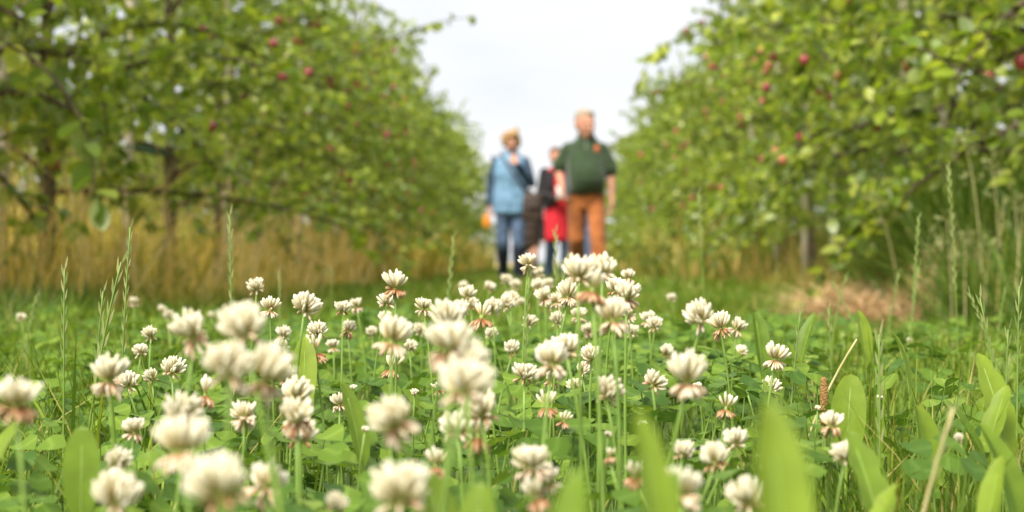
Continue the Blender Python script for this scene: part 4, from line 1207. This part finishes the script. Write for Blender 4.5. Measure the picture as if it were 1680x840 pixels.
def person(label, loc, rz, H, J, build, top, legs, shoe, hair, sleeve, head_yaw=0.0, head_pitch=0.0, hair_fn=None):
    """J: joints on the person's own axes (faces -y, left hand at +x)"""
    root = empty('person', loc, rz)
    tag(root, label, 'person', None)
    hs = H / 7.5 / 0.24 * build.get('head', 1.04)
    Rm = rotm(head_yaw, head_pitch)
    hc = np.array(J['head'])
    secs = build['secs']
    def body(bm):
        head_parts(bm, hc, Rm, hs)
        capsule(bm, (0, 0.02, J['neck'] - 0.05), hc + np.array((0, 0.02, -0.05)), 0.062 * hs, 0.056 * hs)
        torso(bm, [(z, cx, cy, rx - 0.025, ry - 0.025) for z, cx, cy, rx, ry in secs])
        for S in 'LR':
            limb(bm, J['sh' + S], J['el' + S], J['wr' + S], 0.050 * build['arm'], 0.041 * build['arm'], 0.029 * build['arm'])
            hd, pnrm = J['hd' + S]
            hand(bm, J['wr' + S], hd, pnrm, 0.97 * hs, J['curl' + S], J['thumb' + S])
            limb(bm, J['hip' + S], J['kn' + S], J['an' + S], 0.075, 0.052, 0.036)
            an = np.array(J['an' + S]); capsule(bm, an + np.array((0, 0.02, -0.02)), an + np.array((0, -0.13, -0.045)), 0.035, 0.026)
    blob('body', body, M['skin'], root, 0.0085, 3)
    face_bits(root, hc, Rm, hs)
    # garments
    sl = sleeve
    def shirt(bm):
        torso(bm, secs)
        for S in 'LR':
            sh, el, wr = np.array(J['sh' + S]), np.array(J['el' + S]), np.array(J['wr' + S])
            if sl['short']:
                e = sh + (el - sh) * 0.80
                capsule(bm, sh, e, 0.066 * build['arm'], 0.084 * build['arm'], 14)
    top_o = blob(top[0], shirt, M[top[1]], root, 0.011, 5, 0.013, 7.0)
    if not sl['short']:
        for S in 'LR':
            sh, el, wr = np.array(J['sh' + S]), np.array(J['el' + S]), np.array(J['wr' + S])
            def sleeve_(bm): limb(bm, sh, el, el + (wr - el) * 0.93, 0.064 * build['arm'], 0.058 * build['arm'], 0.046 * build['arm'])
            blob('sleeve', sleeve_, M[sl['mat']], root, 0.011, 4, 0.007, 11.0)
    def trousers(bm):
        torso(bm, build['hips'])
        for S in 'LR':
            a, k, n_ = np.array(J['hip' + S]), np.array(J['kn' + S]), np.array(J['an' + S])
            limb(bm, a, k, n_ + np.array((0, 0, 0.0)), build['thigh'], build['knee'], build['cuff'])
    blob(legs[0], trousers, M[legs[1]], root, 0.011, 4, 0.012, 9.0)
    for S in 'LR':
        an = np.array(J['an' + S])
        def shoe_(bm):
            capsule(bm, an + np.array((0, 0.03, -0.035)), an + np.array((0, -0.15, -0.05)), 0.046, 0.040); capsule(bm, an + np.array((0, 0.02, 0.03)), an + np.array((0, 0.0, -0.03)), 0.045, 0.048)
            if build.get('boot'): capsule(bm, an, np.array(J['kn' + S]) * 0.82 + an * 0.18, 0.056, 0.074, 14)
        blob('boot' if build.get('boot') else 'shoe', shoe_, M[shoe], root, 0.011, 3)
    if hair_fn: blob('hair', lambda bm: hair_fn(bm, hc, Rm, hs), M[hair], root, 0.009, 2, 0.010, 28.0)
    return root, top_o, hc, Rm, hs

def front_point(obj, x, z):
    me = obj.data
    t = BVHTree.FromPolygons([v.co for v in me.vertices], [p.vertices for p in me.polygons])
    h = t.ray_cast(Vector((x, -2, z)), Vector((0, 1, 0)))
    return h[0], h[1]

def short_hair(bm, c, Rm, s):
    def T(p): return np.asarray(c) + Rm @ (np.asarray(p, float) * s)
    ellipsoid(bm, T((0, 0.030, 0.055)), np.array((0.080, 0.090, 0.078)) * s, Rm)
    ellipsoid(bm, T((0, 0.065, 0.005)), np.array((0.070, 0.050, 0.070)) * s, Rm)
    ellipsoid(bm, T((0, -0.025, 0.092)), np.array((0.062, 0.050, 0.034)) * s, Rm)
def curly_hair(bm, c, Rm, s):
    def T(p): return np.asarray(c) + Rm @ (np.asarray(p, float) * s)
    r = np.random.default_rng(3)
    ellipsoid(bm, T((0, 0.02, 0.05)), np.array((0.094, 0.098, 0.086)) * s, Rm)
    ellipsoid(bm, T((0, -0.045, 0.082)), np.array((0.076, 0.052, 0.042)) * s, Rm)
    for q in (-1, 1): ellipsoid(bm, T((q * 0.078, -0.012, 0.005)), np.array((0.030, 0.045, 0.070)) * s, Rm)
    for i in range(46):
        a = i * 2.39996; z = -0.055 + 0.19 * ((i * 0.618) % 1)
        rr = 0.094 * math.sqrt(max(0.1, 1 - ((z - 0.03) / 0.13) ** 2))
        yv = rr * math.sin(a) + 0.025
        if yv < -0.035 and z < 0.07: continue
        ellipsoid(bm, T((rr * math.cos(a), yv, z)), np.full(3, 0.026) * s * r.uniform(0.8, 1.3), Rm, 8, 6)

def put(px, d, extra_z=0.0):
    x = (px - VPX) / FPX * d
    return (x, d, float(gz(x, d)) + extra_z)

# ---- the man in the green polo shirt, mid-stride
D = FPX / 161
J = dict(head=(-0.005, -0.060, 1.640), neck=1.53,
         shL=(0.175, 0.0, 1.395), elL=(0.258, 0.015, 1.140), wrL=(0.262, -0.06, 0.885), hdL=((0.02, -0.1, -1), (-1, -0.2, 0)), curlL=0.7, thumbL=-1,
         shR=(-0.175, 0.0, 1.395), elR=(-0.275, 0.06, 1.180), wrR=(-0.238, -0.14, 0.985), hdR=((0.12, -0.45, -0.9), (1, -0.2, 0)), curlR=0.8, thumbR=1,
         hipL=(0.095, 0, 0.90), knL=(0.120, -0.13, 0.50), anL=(0.135, -0.17, 0.085),
         hipR=(-0.095, 0, 0.90), knR=(-0.095, 0.03, 0.49), anR=(-0.085, 0.33, 0.13))
build = dict(arm=1.10, head=1.22, secs=[(0.92, 0, -0.02, 0.140, 0.110), (0.935, 0, -0.025, 0.175, 0.150), (0.98, 0, -0.045, 0.188, 0.180), (1.06, 0, -0.065, 0.198, 0.200), (1.16, 0, -0.06, 0.198, 0.196), (1.28, 0, -0.03, 0.196, 0.165),
                             (1.37, 0, -0.005, 0.198, 0.138), (1.425, 0, 0.0, 0.178, 0.118), (1.48, 0, 0.008, 0.130, 0.095), (1.53, 0, 0.012, 0.092, 0.078), (1.55, 0, 0.012, 0.070, 0.066)],
             hips=[(0.78, 0, 0, 0.145, 0.11), (0.86, 0, 0.005, 0.182, 0.140), (0.95, 0, 0.0, 0.185, 0.150), (1.00, 0, -0.01, 0.175, 0.14)], thigh=0.100, knee=0.083, cuff=0.080)
man, shirt_o, hc, Rm, hs = person('man in dark green polo shirt and rust-brown trousers striding ahead', put(961, D), 0.0, 1.80, J, build,
                                  ('polo_shirt', 'polo'), ('trousers', 'rust'), 'brown_shoe', 'grey_hair', dict(short=True), 0.42, 0.14, short_hair)
# collar, placket buttons, chest emblem, belt
A = Acc()
a = np.linspace(0.0, 2 * np.pi, 25)
ringp = np.stack([0.074 * np.sin(a), 0.012 - 0.074 * np.cos(a), 1.545 - 0.018 * np.cos(a)], -1)
A.add(*tube(ringp, 0.016, 6, False)); link('collar', A.mesh('collar'), M['polo'], man)
for z in (1.475, 1.44, 1.405):
    pt, nr = front_point(shirt_o, 0.0, z)
    bm = bmesh.new(); ellipsoid(bm, (pt.x, pt.y - 0.002, pt.z), (0.0065, 0.004, 0.0065), None, 8, 5); me = bpy.data.meshes.new('button'); bm.to_mesh(me); bm.free(); link('button', me, M['white'], man)
# chest emblem: a round orange badge with a pale cap, flat stitched pieces on the cloth
def patch_on(obj, pts2, off, name, mat, parent):
    bm = bmesh.new(); vs = []
    for (x_, z_) in pts2:
        pt, nr = front_point(obj, x_, z_); vs.append(bm.verts.new(pt + Vector((0, -off, 0))))
    bm.faces.new(vs); r_ = bmesh.ops.extrude_face_region(bm, geom=bm.faces[:]); bmesh.ops.translate(bm, verts=[g for g in r_['geom'] if isinstance(g, bmesh.types.BMVert)], vec=(0, -0.003, 0))
    bmesh.ops.recalc_face_normals(bm, faces=bm.faces); me = bpy.data.meshes.new(name); bm.to_mesh(me); bm.free(); return link(name, me, mat, parent)
patch_on(shirt_o, [(0.108 + 0.026 * math.cos(q), 1.405 + 0.023 * math.sin(q)) for q in np.linspace(0, 2 * np.pi, 14, endpoint=False)], 0.005, 'emblem', M['emblem'], man)
patch_on(shirt_o, [(0.083, 1.362), (0.135, 1.362), (0.135, 1.371), (0.083, 1.371)], 0.005, 'emblem_text', M['emblem'], man)

# ---- the woman in the blue shirt
D = FPX / 150
J = dict(head=(0.01, -0.03, 1.555), neck=1.42,
         shL=(0.155, 0.0, 1.335), elL=(0.225, -0.06, 1.105), wrL=(0.070, -0.215, 1.305), hdL=((-0.45, 0.25, 0.85), (0.2, 1, 0)), curlL=0.9, thumbL=1,
         shR=(-0.155, 0.0, 1.335), elR=(-0.215, 0.05, 1.100), wrR=(-0.225, -0.01, 0.865), hdR=((-0.02, -0.12, -1), (1, 0, 0)), curlR=1.2, thumbR=1,
         hipL=(0.085, 0, 0.85), knL=(0.085, -0.07, 0.46), anL=(0.080, -0.06, 0.085),
         hipR=(-0.085, 0, 0.85), knR=(-0.085, -0.01, 0.46), anR=(-0.085, 0.16, 0.10))
build = dict(arm=0.95, boot=True, secs=[(0.755, 0, 0, 0.150, 0.11), (0.775, 0, 0, 0.205, 0.150), (0.90, 0, 0, 0.205, 0.150), (1.05, 0, -0.005, 0.190, 0.135), (1.20, 0, -0.015, 0.190, 0.140),
                             (1.32, 0, 0, 0.185, 0.115), (1.385, 0, 0.005, 0.150, 0.09), (1.425, 0, 0.01, 0.075, 0.065), (1.445, 0, 0.01, 0.062, 0.058)],
             hips=[(0.72, 0, 0, 0.13, 0.10), (0.80, 0, 0, 0.172, 0.125), (0.95, 0, 0, 0.16, 0.12), (0.98, 0, 0, 0.14, 0.11)], thigh=0.092, knee=0.070, cuff=0.052)
woman, wshirt, hc, Rm, hs = person('woman in light blue shirt with shoulder bag, one hand raised to her chin', put(838, D), 0.0, 1.68, J, build,
                                   ('shirt', 'blue_shirt'), ('jeans', 'jeans'), 'boot', 'blond_hair', dict(short=False, mat='navy'), 0.10, 0.22, curly_hair)
def yoke(bm): torso(bm, [(1.235, 0, 0.045, 0.205, 0.085), (1.32, 0, 0.02, 0.200, 0.112), (1.385, 0, 0.02, 0.165, 0.090), (1.42, 0, 0.025, 0.105, 0.06)])
blob('shoulder_panel', yoke, M['navy'], woman, 0.011, 4)
A = Acc()
ringp = np.stack([0.072 * np.sin(a), 0.010 - 0.070 * np.cos(a), 1.44 - 0.02 * np.cos(a)], -1)
A.add(*tube(ringp, 0.016, 6, False)); link('collar', A.mesh('collar'), M['blue_shirt'], woman)
# shoulder bag: its own thing, hung across her
def bag_thing(name, label, cat, loc, w, d_, h, mat, flap=True):
    root = empty(name, loc); tag(root, label, cat)
    blob('bag_body', lambda bm: torso(bm, [(0, 0, 0, w * 0.42, d_ * 0.4), (0.02, 0, 0, w * 0.5, d_ * 0.5), (h * 0.45, 0, 0, w * 0.5, d_ * 0.55), (h * 0.9, 0, 0, w * 0.44, d_ * 0.4), (h, 0, 0, w * 0.38, d_ * 0.28)], 20, 3.0), M[mat], root, 0.009, 3, 0.006, 12)
    if flap: blob('flap', lambda bm: torso(bm, [(h * 0.45, 0, -d_ * 0.16, w * 0.46, d_ * 0.5), (h * 0.92, 0, -d_ * 0.05, w * 0.47, d_ * 0.45), (h * 1.02, 0, 0, w * 0.41, d_ * 0.33)], 20, 3.0), M[mat], root, 0.009, 3)
    return root
wl = woman.location
bag = bag_thing('shoulder_bag', 'dark brown leather shoulder bag hanging at the hip of the woman in blue', 'bag', (wl.x + 0.235, wl.y - 0.06, wl.z + 0.69), 0.25, 0.13, 0.30, 'leather')
A = Acc()
strap = []
for t in np.linspace(0, 1, 12):
    xx_, zz_ = -0.105 + 0.30 * t, 1.40 - 0.44 * t
    pt, nr = front_point(wshirt, float(np.clip(xx_, -0.17, 0.17)), zz_)
    yv = (pt.y if pt else -0.1) - 0.010
    strap.append((xx_ - 0.235, yv + 0.06, zz_ - 0.69))
strap.append((-0.01, -0.03, 0.28))
strap = [(-0.105 - 0.235, 0.06 + 0.08, 1.415 - 0.69)] + [(-0.11 - 0.235, 0.06 - 0.03, 1.43 - 0.69)] + strap
A.add(*tube(strap, 0.013, 6)); link('strap', A.mesh('strap'), M['leather'], bag)
ob = bag_thing('orange_bag', 'small bright orange bag held low in the hand of the woman in blue', 'bag', (wl.x - 0.262, wl.y - 0.04, wl.z + 0.615), 0.095, 0.06, 0.135, 'orange', False)
A = Acc(); q = np.linspace(0, np.pi, 9)
A.add(*tube(np.stack([0.03 * np.cos(q), 0 * q, 0.122 + 0.055 * np.sin(q)], -1), 0.006, 6)); link('handle', A.mesh('handle'), M['orange'], ob)
# dark rucksack on her back, one side showing
rk = bag_thing('rucksack', 'dark rucksack on the back of the woman in blue, edge showing past her arm', 'bag', (wl.x - 0.13, wl.y + 0.20, wl.z + 0.84), 0.30, 0.16, 0.40, 'black_cloth', False)
A = Acc()
for sx in (-0.07, 0.17):
    A.add(*tube([(sx, -0.06, 0.30), (sx, -0.10, 0.46), (sx, -0.17, 0.545), (sx, -0.24, 0.555)], 0.013, 6))
link('strap', A.mesh('strap'), M['black_cloth'], rk)

# ---- short companion behind the woman
D = 20.4
J = dict(head=(0, -0.02, 1.02), neck=0.92, shL=(0.12, 0, 0.87), elL=(0.165, 0.01, 0.68), wrL=(0.165, -0.05, 0.51), hdL=((0, -0.1, -1), (-1, 0, 0)), curlL=0.6, thumbL=-1,
         shR=(-0.12, 0, 0.87), elR=(-0.165, 0.01, 0.68), wrR=(-0.165, -0.05, 0.51), hdR=((0, -0.1, -1), (1, 0, 0)), curlR=0.6, thumbR=1,
         hipL=(0.06, 0, 0.54), knL=(0.065, -0.06, 0.29), anL=(0.065, -0.05, 0.07), hipR=(-0.06, 0, 0.54), knR=(-0.06, 0.02, 0.29), anR=(-0.06, 0.10, 0.08))
build = dict(arm=0.75, secs=[(0.42, 0, 0, 0.12, 0.09), (0.44, 0, 0, 0.15, 0.115), (0.60, 0, 0, 0.145, 0.11), (0.80, 0, 0, 0.14, 0.10), (0.88, 0, 0, 0.115, 0.08), (0.92, 0, 0, 0.055, 0.05)],
             hips=[(0.46, 0, 0, 0.10, 0.08), (0.52, 0, 0, 0.118, 0.09), (0.60, 0, 0, 0.11, 0.085)], thigh=0.065, knee=0.052, cuff=0.048)
person('small person in dark coat and brown trousers walking behind the woman in blue', put(866, D), 0.1, 1.14, J, build, ('coat', 'leather'), ('trousers', 'taupe'), 'brown_shoe', 'brown_hair', dict(short=False, mat='black_cloth'), 0, 0.1, short_hair)

# ---- person in red with a black jacket
D = FPX / 132
J = dict(head=(-0.03, -0.03, 1.55), neck=1.42, shL=(0.17, 0, 1.36), elL=(0.22, 0.0, 1.10), wrL=(0.10, -0.22, 1.03), hdL=((-0.8, -0.5, 0.1), (0, 0.3, 1)), curlL=0.8, thumbL=1,
         shR=(-0.17, 0, 1.36), elR=(-0.225, -0.02, 1.10), wrR=(-0.075, -0.235, 1.02), hdR=((0.75, -0.5, 0.15), (0, 0.3, 1)), curlR=0.9, thumbR=-1,
         hipL=(0.085, 0, 0.85), knL=(0.09, -0.06, 0.46), anL=(0.085, -0.03, 0.085), hipR=(-0.085, 0, 0.85), knR=(-0.085, 0.0, 0.46), anR=(-0.085, 0.14, 0.10))
build = dict(arm=1.0, secs=[(0.50, 0, 0, 0.15, 0.12), (0.52, 0, 0, 0.185, 0.15), (0.75, 0, 0, 0.18, 0.15), (1.0, 0, 0, 0.165, 0.135), (1.2, 0, -0.01, 0.17, 0.135), (1.33, 0, 0, 0.17, 0.11), (1.39, 0, 0.005, 0.14, 0.085), (1.43, 0, 0.01, 0.065, 0.058)],
             hips=[(0.72, 0, 0, 0.12, 0.10), (0.80, 0, 0, 0.15, 0.12), (0.95, 0, 0, 0.14, 0.11)], thigh=0.09, knee=0.07, cuff=0.062)
red, ro, hc, Rm, hs = person('person in long red coat and black jacket, mostly hidden behind the man', put(915, D), 0.25, 1.67, J, build, ('red_coat', 'red_cloth'), ('jeans', 'navy'), 'boot', 'brown_hair', dict(short=False, mat='black_cloth'), 0.1, 0.1, short_hair)
def jacket(bm):
    torso(bm, [(0.93, 0, 0.055, 0.185, 0.105), (1.05, 0, 0.05, 0.192, 0.112), (1.25, 0, 0.03, 0.195, 0.13), (1.36, 0, 0.02, 0.175, 0.105), (1.42, 0, 0.02, 0.10, 0.075)])
    for s in (-1, 1): torso(bm, [(0.93, s * 0.135, -0.04, 0.065, 0.11), (1.2, s * 0.13, -0.06, 0.068, 0.10), (1.38, s * 0.10, -0.03, 0.06, 0.075)])
blob('jacket', jacket, M['black_cloth'], red, 0.011, 4, 0.007, 11)
# white cup held in front
wr = put(915, D)
cup = empty('cup', (wr[0] + 0.03, wr[1] - 0.36, wr[2] + 1.03)); tag(cup, 'small white cup held in front by the person in red', 'cup')
A = Acc(); A.add(*tube([(0, 0, 0), (0, 0, 0.004), (0, 0, 0.07), (0, 0, 0.145)], [0.036, 0.040, 0.046, 0.052], 16)); link('cup_wall', A.mesh('cup_wall'), M['white'], cup)
A = Acc(); q = np.linspace(0, 2 * np.pi, 17); A.add(*tube(np.stack([0.052 * np.cos(q), 0.052 * np.sin(q), 0 * q + 0.145], -1), 0.003, 5, False)); link('rim', A.mesh('rim'), M['white'], cup)

# ---- person directly behind the man
D = 20.6
J = dict(head=(0.0, -0.03, 1.50), neck=1.37, shL=(0.16, 0, 1.31), elL=(0.20, 0.02, 1.05), wrL=(0.19, -0.05, 0.83), hdL=((0, -0.1, -1), (-1, 0, 0)), curlL=0.6, thumbL=-1,
         shR=(-0.16, 0, 1.31), elR=(-0.17, 0.0, 1.05), wrR=(-0.08, -0.14, 0.80), hdR=((0.2, -0.2, -1), (1, 0, 0)), curlR=0.6, thumbR=1,
         hipL=(0.08, 0, 0.82), knL=(0.08, -0.05, 0.45), anL=(0.075, -0.02, 0.085), hipR=(-0.08, 0, 0.82), knR=(-0.075, 0.0, 0.45), anR=(-0.07, 0.10, 0.10))
build = dict(arm=0.95, secs=[(0.80, 0, 0, 0.14, 0.11), (0.82, 0, 0, 0.175, 0.135), (1.0, 0, 0, 0.165, 0.125), (1.2, 0, -0.01, 0.165, 0.125), (1.29, 0, 0, 0.16, 0.105), (1.34, 0, 0.005, 0.13, 0.08), (1.38, 0, 0.01, 0.065, 0.058)],
             hips=[(0.70, 0, 0, 0.12, 0.10), (0.78, 0, 0, 0.15, 0.12), (0.92, 0, 0, 0.14, 0.11)], thigh=0.088, knee=0.068, cuff=0.06)
person('person in blue jeans and dark red shoes hidden behind the man in green', put(957, D), 0.0, 1.62, J, build, ('sweater', 'navy'), ('jeans', 'jeans'), 'magenta', 'brown_hair', dict(short=False, mat='navy'), 0, 0.1, short_hair)
